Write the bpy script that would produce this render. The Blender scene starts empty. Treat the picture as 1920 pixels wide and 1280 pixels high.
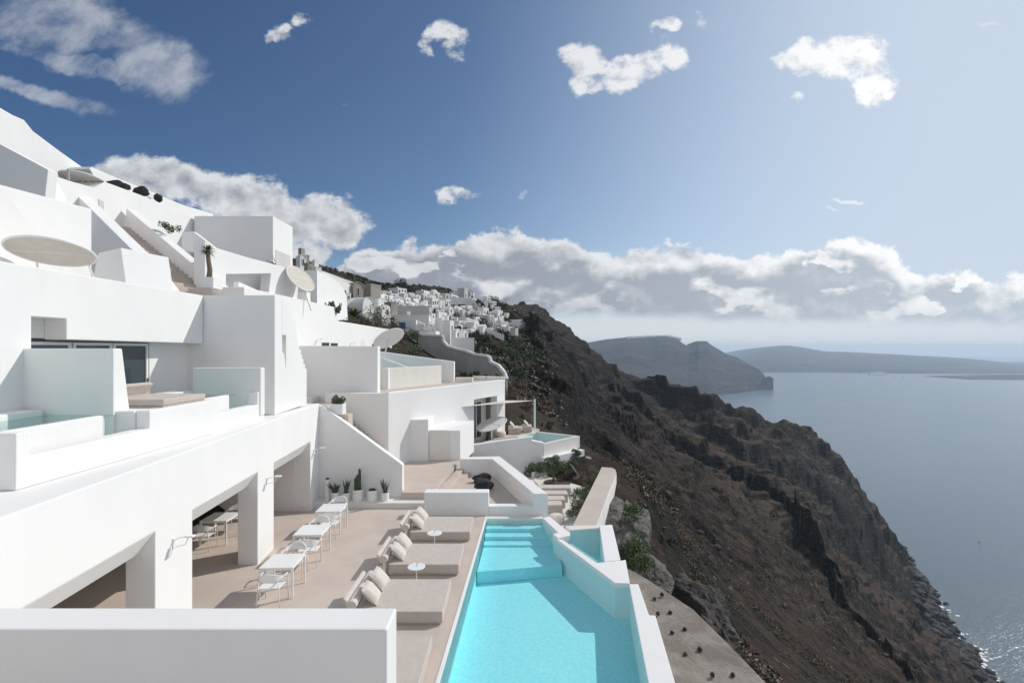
import bpy, bmesh, math, random
import numpy as np
from mathutils import Vector, Matrix
R = math.radians
random.seed(7)
rng = np.random.default_rng(11)
scene = bpy.context.scene
COL = scene.collection

# ------------------------------------------------------------------ camera
ZC = 5.95            # eye height above the pool terrace
F = 907.0            # focal length in photo pixels (1920 wide)
EYE = 655.0          # photo row of the eye level
cam_data = bpy.data.cameras.new('camera'); cam = bpy.data.objects.new('camera', cam_data)
COL.objects.link(cam); scene.camera = cam
cam.location = (0, 0, ZC); cam.rotation_euler = (R(90), 0, 0)
cam_data.sensor_width = 36; cam_data.lens = 36 * F / 1920
cam_data.shift_y = (EYE - 640) / 1920.0
cam_data.clip_start = 0.1; cam_data.clip_end = 90000

# ------------------------------------------------------------------ light
SUN_AZ, SUN_EL = 60.0, 38.0          # azimuth from +Y towards +X
sl = bpy.data.lights.new('sun', 'SUN'); sun = bpy.data.objects.new('sun', sl); COL.objects.link(sun)
sl.energy = 3.0; sl.angle = R(0.53); sl.color = (1.0, 0.955, 0.89)
sd = Vector((math.sin(R(SUN_AZ))*math.cos(R(SUN_EL)), math.cos(R(SUN_AZ))*math.cos(R(SUN_EL)), math.sin(R(SUN_EL))))
sun.rotation_euler = sd.to_track_quat('Z', 'Y').to_euler()
scene.view_settings.view_transform = 'Standard'; scene.view_settings.look = 'None'
scene.view_settings.exposure = 0.0; scene.view_settings.gamma = 1.0
scene.cycles.max_bounces = 12; scene.cycles.diffuse_bounces = 8; scene.cycles.transparent_max_bounces = 24
scene.cycles.volume_bounces = 1; scene.cycles.volume_step_rate = 1
scene.cycles.use_denoising = True
try: scene.cycles.denoiser = 'OPENIMAGEDENOISE'
except Exception: pass

# ------------------------------------------------------------------ node helper
class NT:
    def __init__(s, tree): s.t = tree; s.n = tree.nodes; s.l = tree.links
    def put(s, sock, v):
        if hasattr(v, 'is_linked') or isinstance(v, bpy.types.NodeSocket): s.l.new(v, sock)
        else: sock.default_value = v
    def m(s, op, a, b=0.0, c=0.0, clamp=False):
        n = s.n.new('ShaderNodeMath'); n.operation = op; n.use_clamp = clamp
        s.put(n.inputs[0], a); s.put(n.inputs[1], b)
        if op in ('MULTIPLY_ADD', 'SMOOTH_MIN', 'SMOOTH_MAX', 'COMPARE'): s.put(n.inputs[2], c)
        return n.outputs[0]
    def add(s, a, b): return s.m('ADD', a, b)
    def sub(s, a, b): return s.m('SUBTRACT', a, b)
    def mul(s, a, b): return s.m('MULTIPLY', a, b)
    def ss(s, v, a, b, lo=0.0, hi=1.0):
        n = s.n.new('ShaderNodeMapRange'); n.interpolation_type = 'SMOOTHSTEP'
        s.put(n.inputs[0], v); s.put(n.inputs[1], a); s.put(n.inputs[2], b); s.put(n.inputs[3], lo); s.put(n.inputs[4], hi)
        return n.outputs[0]
    def vec(s, x, y, z=0.0):
        n = s.n.new('ShaderNodeCombineXYZ'); s.put(n.inputs[0], x); s.put(n.inputs[1], y); s.put(n.inputs[2], z); return n.outputs[0]
    def sep(s, v):
        n = s.n.new('ShaderNodeSeparateXYZ'); s.put(n.inputs[0], v); return n.outputs
    def noise(s, v, scale, detail=4, rough=0.5, dist=0.0, lac=2.0):
        n = s.n.new('ShaderNodeTexNoise'); s.put(n.inputs['Vector'], v); s.put(n.inputs['Scale'], scale)
        s.put(n.inputs['Detail'], detail); s.put(n.inputs['Roughness'], rough); s.put(n.inputs['Distortion'], dist)
        s.put(n.inputs['Lacunarity'], lac); return n.outputs['Fac']
    def voro(s, v, scale, feature='F1', out='Distance', rnd=1.0):
        n = s.n.new('ShaderNodeTexVoronoi'); n.feature = feature; s.put(n.inputs['Vector'], v); s.put(n.inputs['Scale'], scale)
        s.put(n.inputs['Randomness'], rnd); return n.outputs[out]
    def mixc(s, f, a, b, typ='MIX'):
        n = s.n.new('ShaderNodeMix'); n.data_type = 'RGBA'; n.blend_type = typ
        s.put(n.inputs[0], f); s.put(n.inputs[6], a if isinstance(a, bpy.types.NodeSocket) else (*a, 1)[:4]); s.put(n.inputs[7], b if isinstance(b, bpy.types.NodeSocket) else (*b, 1)[:4])
        return n.outputs[2]
    def vmul(s, v, k):
        n = s.n.new('ShaderNodeVectorMath'); n.operation = 'MULTIPLY'; s.put(n.inputs[0], v); n.inputs[1].default_value = k; return n.outputs[0]
    def vadd(s, a, b):
        n = s.n.new('ShaderNodeVectorMath'); n.operation = 'ADD'; s.put(n.inputs[0], a); s.put(n.inputs[1], b); return n.outputs[0]

# ------------------------------------------------------------------ world: sky with clouds laid out by direction
world = bpy.data.worlds.new('World'); scene.world = world; world.use_nodes = True
w = NT(world.node_tree); w.n.clear()
out = w.n.new('ShaderNodeOutputWorld'); bg = w.n.new('ShaderNodeBackground'); w.l.new(bg.outputs[0], out.inputs[0])
SKY = 0.105
bg.inputs[1].default_value = SKY
sky = w.n.new('ShaderNodeTexSky'); sky.sky_type = 'NISHITA'; sky.sun_disc = False
sky.sun_elevation = R(SUN_EL); sky.sun_rotation = R(SUN_AZ); sky.altitude = 200; sky.air_density = 1.0; sky.dust_density = 0.25; sky.ozone_density = 2.2
tc = w.n.new('ShaderNodeTexCoord')
dx, dy, dz = w.sep(tc.outputs['Generated'])
yy = w.m('MAXIMUM', dy, 0.08)
u = w.m('DIVIDE', dx, yy); v = w.m('DIVIDE', dz, yy)
uv = w.vec(u, v, 0.0)
wn = w.n.new('ShaderNodeTexNoise'); wn.inputs['Scale'].default_value = 9.0; wn.inputs['Detail'].default_value = 9; wn.inputs['Roughness'].default_value = .62; w.l.new(uv, wn.inputs['Vector'])
wx, wy, wz = w.sep(wn.outputs['Color'])
uw = w.add(u, w.mul(w.sub(wx, 0.5), 0.12)); vw = w.add(v, w.mul(w.sub(wy, 0.5), 0.09))
def blob(px, py, a, b, ang=0.0, amp=1.0, warp=True):
    u0, v0 = (px-960)/F, (EYE-py)/F
    U, V = (uw, vw) if warp else (u, v)
    du = w.sub(U, u0); dv = w.sub(V, v0)
    ca, sa = math.cos(R(ang)), math.sin(R(ang))
    p = w.add(w.mul(du, ca*F/a), w.mul(dv, -sa*F/a)); q = w.add(w.mul(du, sa*F/b), w.mul(dv, ca*F/b))
    d = w.m('SQRT', w.add(w.mul(p, p), w.mul(q, q)))
    return w.mul(w.ss(d, 0.35, 1.35, 1.0, 0.0), amp)
def mx(*a):
    r = a[0]
    for b in a[1:]: r = w.m('MAXIMUM', r, b)
    return r
def line(pts, x):        # float curve through photo points
    n = w.n.new('ShaderNodeFloatCurve'); c = n.mapping.curves[0]
    X = w.ss(x, 0, 1)
    n.mapping.use_clip = False
    t = w.add(w.mul(x, 1/4.0), 0.5)
    P_ = [(((px-960)/F)/4+0.5, (EYE-py)/F) for px, py in pts]
    c.points[0].location = P_[0]; c.points[1].location = P_[-1]
    for p in P_[1:-1]: c.points.new(*p)
    n.mapping.update(); w.l.new(t, n.inputs['Value']); return n.outputs[0]
# noises shared by all clouds
puff = w.noise(w.vadd(w.vmul(uv, (1, 1.25, 1)), (3.1, 7.7, 0)), 14.0, 12, 0.62)
puff2 = w.noise(w.vadd(w.vmul(w.vadd(uv, (0.012, 0.018, 0)), (1, 1.25, 1)), (3.1, 7.7, 0)), 14.0, 7, 0.52)
big = w.noise(w.vadd(uv, (11.3, 2.2, 0)), 3.2, 4, 0.5)
# cumulus
cum = mx(blob(1105, 122, 56, 46), blob(1165, 138, 70, 44), blob(1210, 125, 50, 42), blob(1250, 108, 42, 42), blob(1095, 160, 40, 30, 0, .9), blob(1520, 105, 78, 40, -18), blob(1600, 105, 78, 52), blob(1640, 160, 50, 60),
         blob(830, 62, 62, 30, 0, .86), blob(862, 90, 30, 36, 0, .82), blob(800, 82, 24, 34, 0, .8), blob(520, 65, 40, 24, 0, .74), blob(566, 42, 32, 24, 0, .72), blob(1255, 42, 42, 17, 0, .78), blob(1325, 48, 42, 22, 30, .76),
         blob(866, 358, 62, 15, 0, .74), blob(845, 366, 26, 22, 0, .72), blob(640, 190, 26, 22, 0, .62), blob(505, 325, 46, 12, 0, .72), blob(1500, 186, 22, 13, 0, .7))
left = mx(blob(290, 335, 150, 52, 8, 1.15), blob(440, 365, 170, 62, 12, 1.15), blob(610, 415, 125, 56, 12, 1.1), blob(540, 420, 130, 60, 0, 1.1), blob(575, 468, 60, 42, 0, 1.0))
cmask = w.m('MAXIMUM', cum, left)
cd_ = w.add(w.add(w.mul(w.sub(puff, 0.5), 1.9), w.mul(w.sub(w.noise(uv, 34.0, 8, .62), .5), .55)), cmask)
cdens = w.ss(cd_, 0.50, 1.02)
# bank near the horizon
top = line([(-960, 560), (300, 540), (600, 500), (720, 462), (840, 452), (930, 440), (1060, 450), (1160, 468), (1260, 462), (1380, 470), (1460, 462), (1540, 458), (1600, 436), (1660, 462), (1720, 500), (1800, 512), (1860, 520), (1960, 520), (2500, 540), (2880, 560)], u)
base = line([(-960, 640), (600, 640), (1000, 590), (1200, 592), (1450, 600), (1700, 602), (1960, 606), (2880, 620)], u)
bump = w.mul(w.sub(puff, 0.5), 0.10)
bt = w.ss(w.add(w.sub(top, vw), bump), -0.004, 0.012)
bb = w.ss(w.add(w.sub(v, base), w.mul(w.sub(puff, 0.5), 0.035)), -0.012, 0.014)
bank = w.mul(bt, bb)
# high thin wisps upper left
wr = w.vec(w.add(w.mul(u, .9), w.mul(v, .45)), w.add(w.mul(u, -.45*1.7), w.mul(v, .9*1.7)))
wisp = w.noise(wr, 7.5, 10, 0.64, 0.25)
wm = mx(blob(110, 40, 240, 80, 10, .92), blob(300, 135, 120, 70, 12), blob(60, 170, 200, 26, 14), blob(150, 120, 260, 22, 17, .8))
wdens = w.mul(w.ss(w.add(w.mul(w.sub(wisp, .5), 1.7), wm), 0.45, 1.35), 0.80)
lowt = w.mul(w.ss(w.noise(w.vmul(uv, (1.0, 5.5, 1)), 4.0, 6, .55), 0.42, 0.72), w.ss(v, 0.11, 0.04, 0, .75))
streak = mx(blob(1590, 371, 55, 7, 8, .9), blob(1560, 388, 22, 5, 5, .7), blob(985, 360, 26, 9, -15, .55), blob(1850, 42, 34, 8, 0, .6), blob(1375, 30, 60, 14, 10, .4))
sdens = w.mul(w.ss(w.add(w.mul(w.sub(puff, .5), .8), streak), .4, 1.0), .75)
# light on the clouds: relief towards the sun
rel = w.sub(puff, puff2)
depthc = w.ss(cd_, 0.72, 1.45)
lit_c = w.m('ADD', w.m('MULTIPLY_ADD', rel, 3.0, 0.98), w.mul(w.mul(depthc, left), -0.52), clamp=True)
edge = w.sub(top, vw)
lob = w.noise(w.vadd(w.vmul(uv, (1, 1.9, 1)), (0.7, 4.4, 0)), 6.5, 7, 0.52)
lob2 = w.noise(w.vadd(w.vmul(w.vadd(uv, (0.01, 0.03, 0)), (1, 1.9, 1)), (0.7, 4.4, 0)), 6.5, 6, 0.5)
rim = w.ss(w.add(edge, w.mul(w.sub(lob, .5), .16)), 0.004, 0.052, 1.0, 0.0)
tier = w.mul(w.ss(w.sub(lob, lob2), 0.0, 0.055), w.ss(lob, .47, .60))
darkb = w.ss(w.add(w.sub(v, base), w.mul(w.sub(lob, .5), .03)), 0.0, 0.07, 1.0, 0.0)
lit_b = w.m('MAXIMUM', rim, w.mul(tier, w.sub(0.95, w.mul(darkb, .5))))
lit_b = w.m('ADD', lit_b, w.mul(w.sub(puff, puff2), 1.2), clamp=True)
k = 1/SKY
warmr = w.ss(u, -0.3, 1.0)
c_hi = w.mixc(warmr, (0.74*k, .755*k, .78*k), (1.06*k, 1.06*k, 1.06*k))
c_lo = w.mixc(warmr, (0.30*k, .32*k, .37*k), (0.50*k, .56*k, .62*k))
skyc = sky.outputs[0]
# the long lens grades the clear sky to a slightly greyer, deeper blue away from the sun
tint = w.mixc(w.ss(u, -1.1, 0.75), (0.40, 0.54, 0.69), (0.98, .97, .95))
skyt = w.mixc(1.0, skyc, tint, 'MULTIPLY')
# thin veil of milky air close to the horizon and towards the sun
skyt = w.mixc(w.ss(w.add(u, w.mul(v, -.15)), -.25, .85, 0, .92), skyt, (0.60*k, .70*k, .82*k))
veil = w.mul(w.ss(v, 0.24, 0.0), w.ss(u, -0.9, 0.6, .25, .75))
skyt = w.mixc(veil, skyt, (0.66*k, .73*k, .79*k))
skyt = w.mixc(w.ss(w.add(v, w.mul(w.sub(lowt, .3), .02)), .085, .015, 0, .93), skyt, (.79*k, .80*k, .80*k))
c = w.mixc(w.mul(lowt, w.ss(u, -.4, .4, .3, .8)), skyt, (0.78*k, .80*k, .82*k))
c = w.mixc(wdens, c, (0.55*k, .58*k, .64*k))
c = w.mixc(sdens, c, (0.90*k, .93*k, .97*k))
c = w.mixc(w.mul(bank, .97), c, w.mixc(lit_b, c_lo, c_hi))
c = w.mixc(w.mul(cdens, .97), c, w.mixc(lit_c, c_lo, c_hi))
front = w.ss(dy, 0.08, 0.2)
behind = w.mixc(w.ss(w.noise(tc.outputs['Generated'], 2.2, 6, .6), .38, .62, .10, .85), skyc, (.76*k, .77*k, .80*k))   # unseen bright cloud added behind the camera to lift the shaded walls
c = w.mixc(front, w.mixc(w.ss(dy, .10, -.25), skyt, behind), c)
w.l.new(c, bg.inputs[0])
world.cycles.sampling_method = 'MANUAL'; world.cycles.sample_map_resolution = 512

# ------------------------------------------------------------------ geometry helpers
def P(px, py, Y): return Vector(((px-960)/F*Y, Y, ZC-(py-EYE)/F*Y))
def G(px, py, z):
    Y = F*(ZC-z)/(py-EYE); return Vector(((px-960)/F*Y, Y, z))
def VP(px, py, a, b):                     # photo point carried onto the upright plane through plan points a, b
    sx = (px-960)/F; dxp, dyp = b[0]-a[0], b[1]-a[1]
    t = (a[0]-sx*a[1])/(sx*dyp-dxp); Y = a[1]+t*dyp
    return Vector((a[0]+t*dxp, Y, ZC-(py-EYE)/F*Y))
def tag(o, label=None, cat=None, group=None, kind=None):
    if label: o['label'] = label
    if cat: o['category'] = cat
    if group: o['group'] = group
    if kind: o['kind'] = kind
    return o
def thing(name, label, cat, loc=(0, 0, 0), rz=0.0, group=None):
    o = bpy.data.objects.new(name, None); COL.objects.link(o); o.empty_display_size = .3
    o.location = loc; o.rotation_euler = (0, 0, rz); return tag(o, label, cat, group)
def copy_tree(o, parent=None):
    c_ = o.copy(); COL.objects.link(c_); c_.parent = parent
    for ch in [x for x in bpy.data.objects if x.parent == o]: copy_tree(ch, c_)
    return c_
class MB:
    def __init__(s): s.v = []; s.f = []; s.mi = []; s.cur = 0
    def raw(s, vs, fs):
        n = len(s.v); s.v += [tuple(q) for q in vs]; s.f += [tuple(i+n for i in f) for f in fs]; s.mi += [s.cur]*len(fs); return s
    def box(s, x0, x1, y0, y1, z0, z1, M=None):
        vs = [Vector(q) for q in ((x0,y0,z0),(x1,y0,z0),(x1,y1,z0),(x0,y1,z0),(x0,y0,z1),(x1,y0,z1),(x1,y1,z1),(x0,y1,z1))]
        if M: vs = [M @ q for q in vs]
        return s.raw(vs, [(0,3,2,1),(4,5,6,7),(0,1,5,4),(1,2,6,5),(2,3,7,6),(3,0,4,7)])
    def prism(s, pts, vec):               # closed polygon swept along vec
        pts = [Vector(p) for p in pts]; vec = Vector(vec); n = len(pts)
        nrm = Vector((0, 0, 0))
        for i in range(n):
            a, b = pts[i], pts[(i+1) % n]
            nrm += Vector(((a.y-b.y)*(a.z+b.z), (a.z-b.z)*(a.x+b.x), (a.x-b.x)*(a.y+b.y)))
        if nrm.dot(vec) > 0: pts.reverse()
        vs = pts+[p+vec for p in pts]
        return s.raw(vs, [tuple(range(n)), tuple(range(2*n-1, n-1, -1))]+[((i+1) % n, i, i+n, (i+1) % n+n) for i in range(n)])
    def slab(s, plan, z0, z1): return s.prism([(p[0], p[1], z0) for p in plan], (0, 0, z1-z0))
    def tube(s, pts, r, n=8, cap=True):
        pts = [Vector(p) for p in pts]; rs = r if isinstance(r, (list, tuple)) else [r]*len(pts)
        vs = []; fs = []
        up = Vector((0, 0, 1))
        for i, p in enumerate(pts):
            d = (pts[min(i+1, len(pts)-1)]-pts[max(i-1, 0)]).normalized()
            a = d.cross(up) if abs(d.z) < .95 else d.cross(Vector((1, 0, 0)))
            a.normalize(); b = d.cross(a)
            for k_ in range(n):
                t = 2*math.pi*k_/n; vs.append(p+(a*math.cos(t)+b*math.sin(t))*rs[i])
        for i in range(len(pts)-1):
            for k_ in range(n):
                fs.append((i*n+k_, i*n+(k_+1) % n, (i+1)*n+(k_+1) % n, (i+1)*n+k_))
        if cap: fs += [tuple(range(n-1, -1, -1)), tuple(range((len(pts)-1)*n, len(pts)*n))]
        return s.raw(vs, fs)
    def lathe(s, prof, n=24, c=(0, 0, 0)):
        vs = [(c[0]+r*math.cos(2*math.pi*k_/n), c[1]+r*math.sin(2*math.pi*k_/n), c[2]+z) for r, z in prof for k_ in range(n)]
        fs = [(i*n+k_, i*n+(k_+1) % n, (i+1)*n+(k_+1) % n, (i+1)*n+k_) for i in range(len(prof)-1) for k_ in range(n)]
        fs += [tuple(range(n-1, -1, -1)), tuple(range((len(prof)-1)*n, len(prof)*n))]
        return s.raw(vs, fs)
    def up(s):                            # single flat sheets look upwards
        A = s.v; f = s.f[0]; n = sum((A[f[i]][0]*A[f[(i+1) % len(f)]][1]-A[f[(i+1) % len(f)]][0]*A[f[i]][1]) for i in range(len(f)))
        if n < 0: s.f[0] = tuple(reversed(f))
        return s
    def build(s, name, mat, parent=None, label=None, cat=None, group=None, kind=None, world=True, bevel=0.0, smooth=False, seg=2, uvless=True):
        me = bpy.data.meshes.new(name)
        vs = s.v
        o = bpy.data.objects.new(name, me)
        if parent is None:
            A = np.array(vs); c_ = Vector((A[:, 0].mean(), A[:, 1].mean(), A[:, 2].min()))
            vs = [(x-c_.x, y-c_.y, z-c_.z) for x, y, z in vs]; o.location = c_
        else:
            o.parent = parent
            if world:
                q = parent; off = Vector((0, 0, 0))
                while q: off += Vector(q.location); q = q.parent
                vs = [(x-off.x, y-off.y, z-off.z) for x, y, z in vs]
        me.from_pydata(vs, [], s.f)
        for m_ in (mat if isinstance(mat, (list, tuple)) else [mat]): me.materials.append(m_)
        if any(s.mi): me.polygons.foreach_set('material_index', s.mi)
        if smooth: me.polygons.foreach_set('use_smooth', [True]*len(s.f))
        COL.objects.link(o)
        if bevel:
            b = o.modifiers.new('bevel', 'BEVEL'); b.width = bevel; b.segments = seg; b.limit_method = 'ANGLE'; b.angle_limit = R(30); b.harden_normals = False
        return tag(o, label, cat, group, kind)

# ------------------------------------------------------------------ materials
def principled(name, color=(.5, .5, .5), rough=.6, **kw):
    m_ = bpy.data.materials.new(name); m_.use_nodes = True; t = NT(m_.node_tree)
    b = m_.node_tree.nodes['Principled BSDF']; b.inputs['Base Color'].default_value = (*color, 1); b.inputs['Roughness'].default_value = rough
    for k_, v_ in kw.items(): b.inputs[k_.replace('_', ' ')].default_value = v_
    return m_, t, b
def bumpn(t, b, h, strength=.3, dist=.02):
    n = t.n.new('ShaderNodeBump'); n.inputs['Strength'].default_value = strength; n.inputs['Distance'].default_value = dist
    t.l.new(h, n.inputs['Height']); t.l.new(n.outputs[0], b.inputs['Normal'])
def geo(t): return t.n.new('ShaderNodeNewGeometry').outputs['Position']
def oco(t): return t.n.new('ShaderNodeTexCoord').outputs['Object']

def plaster(name, ca, cb, s=1.0):
    m_, t, b = principled(name, ca, .85, Specular_IOR_Level=.2); p = geo(t)
    n1 = t.noise(p, .45*s, 5, .6); n2 = t.noise(t.vmul(p, (1.0, 1.0, .35)), 1.7*s, 6, .65)
    f = t.ss(t.add(t.mul(n1, .6), t.mul(n2, .4)), .38, .62)
    t.l.new(t.mixc(f, ca, cb), b.inputs['Base Color'])
    bumpn(t, b, t.add(t.noise(p, 5, 5, .6), t.mul(t.noise(p, 60, 3, .6), .12)), .30, .014); return m_
M = {}
M['white'] = plaster('white_plaster', (.83, .82, .805), (.80, .79, .775))
M['cream'] = plaster('cream_plaster', (.76, .74, .69), (.70, .68, .63))
M['village'] = plaster('village_limewash', (.84, .83, .80), (.76, .745, .71), .35)
M['village2'] = plaster('aged_limewash_and_shade', (.62, .60, .57), (.50, .485, .46), .3)  # also paints the shade of the hill wall slot and the block niche
M['tan'] = plaster('bare_render', (.36, .33, .285), (.28, .255, .215), .5)
M['bluewall'] = plaster('pale_blue_wall', (.55, .60, .66), (.50, .55, .61), .3)
M['redwall'] = plaster('dark_red_wall', (.24, .05, .05), (.18, .04, .04), .3)
def floor_mat():
    m_, t, b = principled('beige_screed', (.4, .34, .29), .6, Specular_IOR_Level=.35); p = geo(t)
    n1 = t.noise(p, .8, 6, .62, .3); n2 = t.noise(p, 7, 5, .7, .2)
    c1 = t.mixc(t.ss(n1, .32, .68), (.60, .515, .445), (.53, .455, .395))
    c2 = t.mixc(t.ss(n2, .55, .75, 0, .35), c1, (.64, .565, .495))
    t.l.new(c2, b.inputs['Base Color']); t.l.new(t.ss(n2, .3, .7, .5, .72), b.inputs['Roughness'])
    bumpn(t, b, t.noise(p, 14, 4, .6), .12, .01); return m_
M['floor'] = floor_mat()
def fabric(name, ca, cb):
    m_, t, b = principled(name, ca, .95, Specular_IOR_Level=.15, Sheen_Weight=.25); p = oco(t)
    x, y, z = t.sep(p)
    wv = t.mul(t.m('SINE', t.mul(x, 900.0)), t.m('SINE', t.mul(y, 900.0)))
    n = t.noise(p, 6, 5, .6)
    t.l.new(t.mixc(t.ss(n, .35, .65), ca, cb), b.inputs['Base Color'])
    bumpn(t, b, t.add(t.mul(wv, .15), t.noise(p, 9, 4, .55)), .35, .02); return m_
M['bed'] = fabric('taupe_canvas', (.58, .51, .455), (.53, .465, .415))
M['pillow'] = fabric('sand_linen', (.70, .64, .575), (.64, .585, .525))
M['sail'] = fabric('cream_canvas', (.66, .62, .54), (.61, .57, .50))
M['metal'] = principled('white_powder_coat', (.80, .795, .78), .42)[0]
M['steel'] = principled('brushed_steel', (.45, .45, .45), .35, Metallic=1.0)[0]
M['darkframe'] = principled('dark_recess', (.03, .032, .035), .6)[0]
M['rubber'] = principled('black_metal', (.03, .03, .03), .5)[0]
M['glass'] = principled('window_glass', (.035, .055, .07), .06, Specular_IOR_Level=.9)[0]
M['pane'] = principled('far_window_glass', (.03, .035, .045), .25)[0]
M['blue'] = principled('blue_painted_wood', (.03, .09, .22), .5)[0]
M['wood'] = principled('weathered_wood', (.12, .08, .05), .7)[0]
M['greyslab'] = plaster('grey_screed', (.30, .31, .30), (.25, .26, .255))
def leafmat(name, a, b_, c_, sc=2.5):
    m_, t, b = principled(name, a, .6, Specular_IOR_Level=.3); p = geo(t)
    n = t.noise(p, sc, 4, .7); n2 = t.noise(p, sc*7, 2, .6)
    cc = t.mixc(t.ss(n, .38, .62), a, b_); cc = t.mixc(t.ss(n2, .55, .72, 0, .8), cc, c_)
    t.l.new(cc, b.inputs['Base Color'])
    b.inputs['Subsurface Weight'].default_value = 0.0
    return m_
M['olive'] = leafmat('olive_leaves', (.08, .11, .055), (.12, .155, .08), (.18, .20, .12))
M['green'] = leafmat('green_leaves', (.05, .085, .028), (.085, .125, .04), (.15, .16, .05))
M['dark'] = leafmat('dark_leaves', (.018, .03, .012), (.032, .045, .02), (.05, .06, .03), .8)
M['dry'] = leafmat('dry_scrub', (.085, .058, .034), (.115, .082, .050), (.06, .052, .03), 1.2)
M['straw'] = leafmat('straw_grass', (.30, .20, .09), (.36, .25, .12), (.22, .15, .07), 2)
M['reddish'] = leafmat('bougainvillea', (.09, .02, .02), (.05, .03, .02), (.03, .05, .02), 1.5)
M['succ'] = leafmat('succulent_skin', (.05, .075, .045), (.075, .10, .055), (.10, .12, .06), 6)
M['agave'] = leafmat('agave_leaf', (.055, .07, .055), (.085, .105, .07), (.13, .145, .08), 6)
M['trunk'] = principled('bark', (.17, .13, .095), .9)[0]
M['soil'] = principled('soil', (.06, .045, .035), .95)[0]
def rockmat(name, a, b_, c_, sc=1.0):
    m_, t, b = principled(name, a, .85); p = geo(t)
    n = t.noise(p, 1.3*sc, 8, .68, .6); n2 = t.noise(t.vmul(p, (1, 1, 3.2)), 2.6*sc, 6, .6, .8)
    cc = t.mixc(t.ss(n, .4, .62), a, b_); cc = t.mixc(t.ss(n2, .54, .70, 0, .7), cc, c_)
    t.l.new(cc, b.inputs['Base Color']); bumpn(t, b, t.add(n, n2), .9, .12/sc); return m_
M['lava'] = rockmat('black_lava', (.018, .018, .019), (.035, .034, .034), (.07, .068, .066), 4)
M['crag'] = rockmat('grey_crag', (.125, .112, .10), (.065, .057, .05), (.21, .20, .185), 1.0)
M['brownrock'] = rockmat('brown_rock', (.055, .046, .04), (.035, .03, .027), (.10, .088, .078), 1.2)
# ------------------------------------------------------------------ noise in numpy
def _h(ix, iy, s):
    n = (ix.astype(np.int64)*374761393 + iy.astype(np.int64)*668265263 + s*974711) & 0x7fffffff
    n = ((n ^ (n >> 13))*1274126177) & 0x7fffffff
    return ((n ^ (n >> 16)) & 0xffff)/65535.0
def vnoise(x, y, s=0):
    ix, iy = np.floor(x), np.floor(y); fx, fy = x-ix, y-iy
    fx = fx*fx*fx*(fx*(fx*6-15)+10); fy = fy*fy*fy*(fy*(fy*6-15)+10)
    a, b, c_, d = _h(ix, iy, s), _h(ix+1, iy, s), _h(ix, iy+1, s), _h(ix+1, iy+1, s)
    return (a*(1-fx)+b*fx)*(1-fy)+(c_*(1-fx)+d*fx)*fy-0.5
def fbm(x, y, lam, octv, gain=.5, s=0, ridge=False):
    r = 0; a = 1.0; tot = 0
    for i in range(octv):
        ca, sa = math.cos(i*1.1+.3), math.sin(i*1.1+.3)
        n = vnoise((x*ca+y*sa)/lam+i*17.3, (-x*sa+y*ca)/lam+i*5.1, s+i)
        if ridge: n = .5-2*np.abs(n)
        r = r+a*n; tot += a; a *= gain; lam /= 2.03
    return r/tot
# ------------------------------------------------------------------ terrain: control points (photo px, py, depth) or world xyz
SEA = -194.0
cp = []
def W3(*a): cp.extend([Vector(q) for q in a])
def PX(*a): cp.extend([P(*q) for q in a])
W3((-60,0,22),(-40,0,13),(-20,0,5),(-8,0,-2.5),(2,0,-4),(6,0,-5.4),(12,0,-9.5),(40,0,-31),(120,0,-84),(287,0,-196),(340,0,-215))
W3((-40,15,14),(-20,15,6),(-12,15,1),(-8,15,-2.2),(2,15,-3),(4.6,14.5,-3.2),(6.5,15,-4.0),(10,15,-6.9))
W3((-30,30,11),(-14,30,4.5),(-8,26,1.5),(-3,28,-1.7),(1,25,-2.2),(4.2,22,-2.6),(-5,22,-1.6))
W3((-60,60,25),(-45,45,17.5),(-100,100,42),(-200,200,62),(-150,300,44),(-60,420,22),(0,480,12),(60,520,-14),(-300,300,50))
PX((1150,905,26),(1170,960,22),(1220,960,30),(1300,1100,27),(1250,1000,34),(1350,1200,25),(1440,1280,17.5),(1500,1280,27),(1600,1280,50),(1700,1280,120),(1800,1280,212),(1850,1280,290),
   (1500,1200,50),(1600,1150,165),(1700,1150,270),(1750,1200,255),(1840,1200,333),(1800,1150,366),(1770,1113,394),
   (1500,1100,110),(1400,1050,85),(1400,1150,44),(1500,1000,200),(1400,950,165),(1600,1080,260),(1690,1120,340),
   (1200,750,330),(1300,800,320),(1450,870,330),(1550,930,350),(1100,750,205),(1200,850,150),(1100,830,80),(1060,800,60),(1050,700,225),(1000,660,200),(1000,745,88),(965,765,52),(1300,900,190),(1300,1000,70),
   (960,690,95),(1060,640,370),
   (960,640,250),(900,650,135),(900,600,225),(850,640,88),(850,585,185),(780,600,92),(780,562,160),(700,600,56),(740,655,42),(700,565,92),(640,585,39),(720,548,140),(800,692,38),(900,712,44),(660,560,60),
   (560,515,95),(620,507,240),(700,536,235),(750,545,215),(820,545,245),(880,556,290),(930,577,330),(1000,596,365),(1035,602,395))
SIL = [(1070,608,420),(1090,640,420),(1112,656,420),(1145,687,420),(1270,724,420),(1380,762,420),(1500,803,420),(1560,851,418),(1600,895,415),(1640,961,412),(1690,1012,408),(1750,1081,402)]
PX(*[(a-(7 if b > 880 else 0), b+12+(20 if 1260 < a < 1620 else 6 if a > 1130 else 0), c_) for a, b, c_ in SIL])
for px_, py_, Y_ in SIL:
    q = P(px_, py_, Y_)
    W3((q.x+12, q.y+60, max(q.z-70, -260)), (q.x+10, q.y+120, -235))
W3((-100,560,-40),(350,480,-235),(420,300,-235),(420,100,-235),(200,600,-260),(-250,560,-30),(310,150,-203),(300,60,-200))
CP = np.array([list(q) for q in cp])
K0 = 25.0
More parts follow.
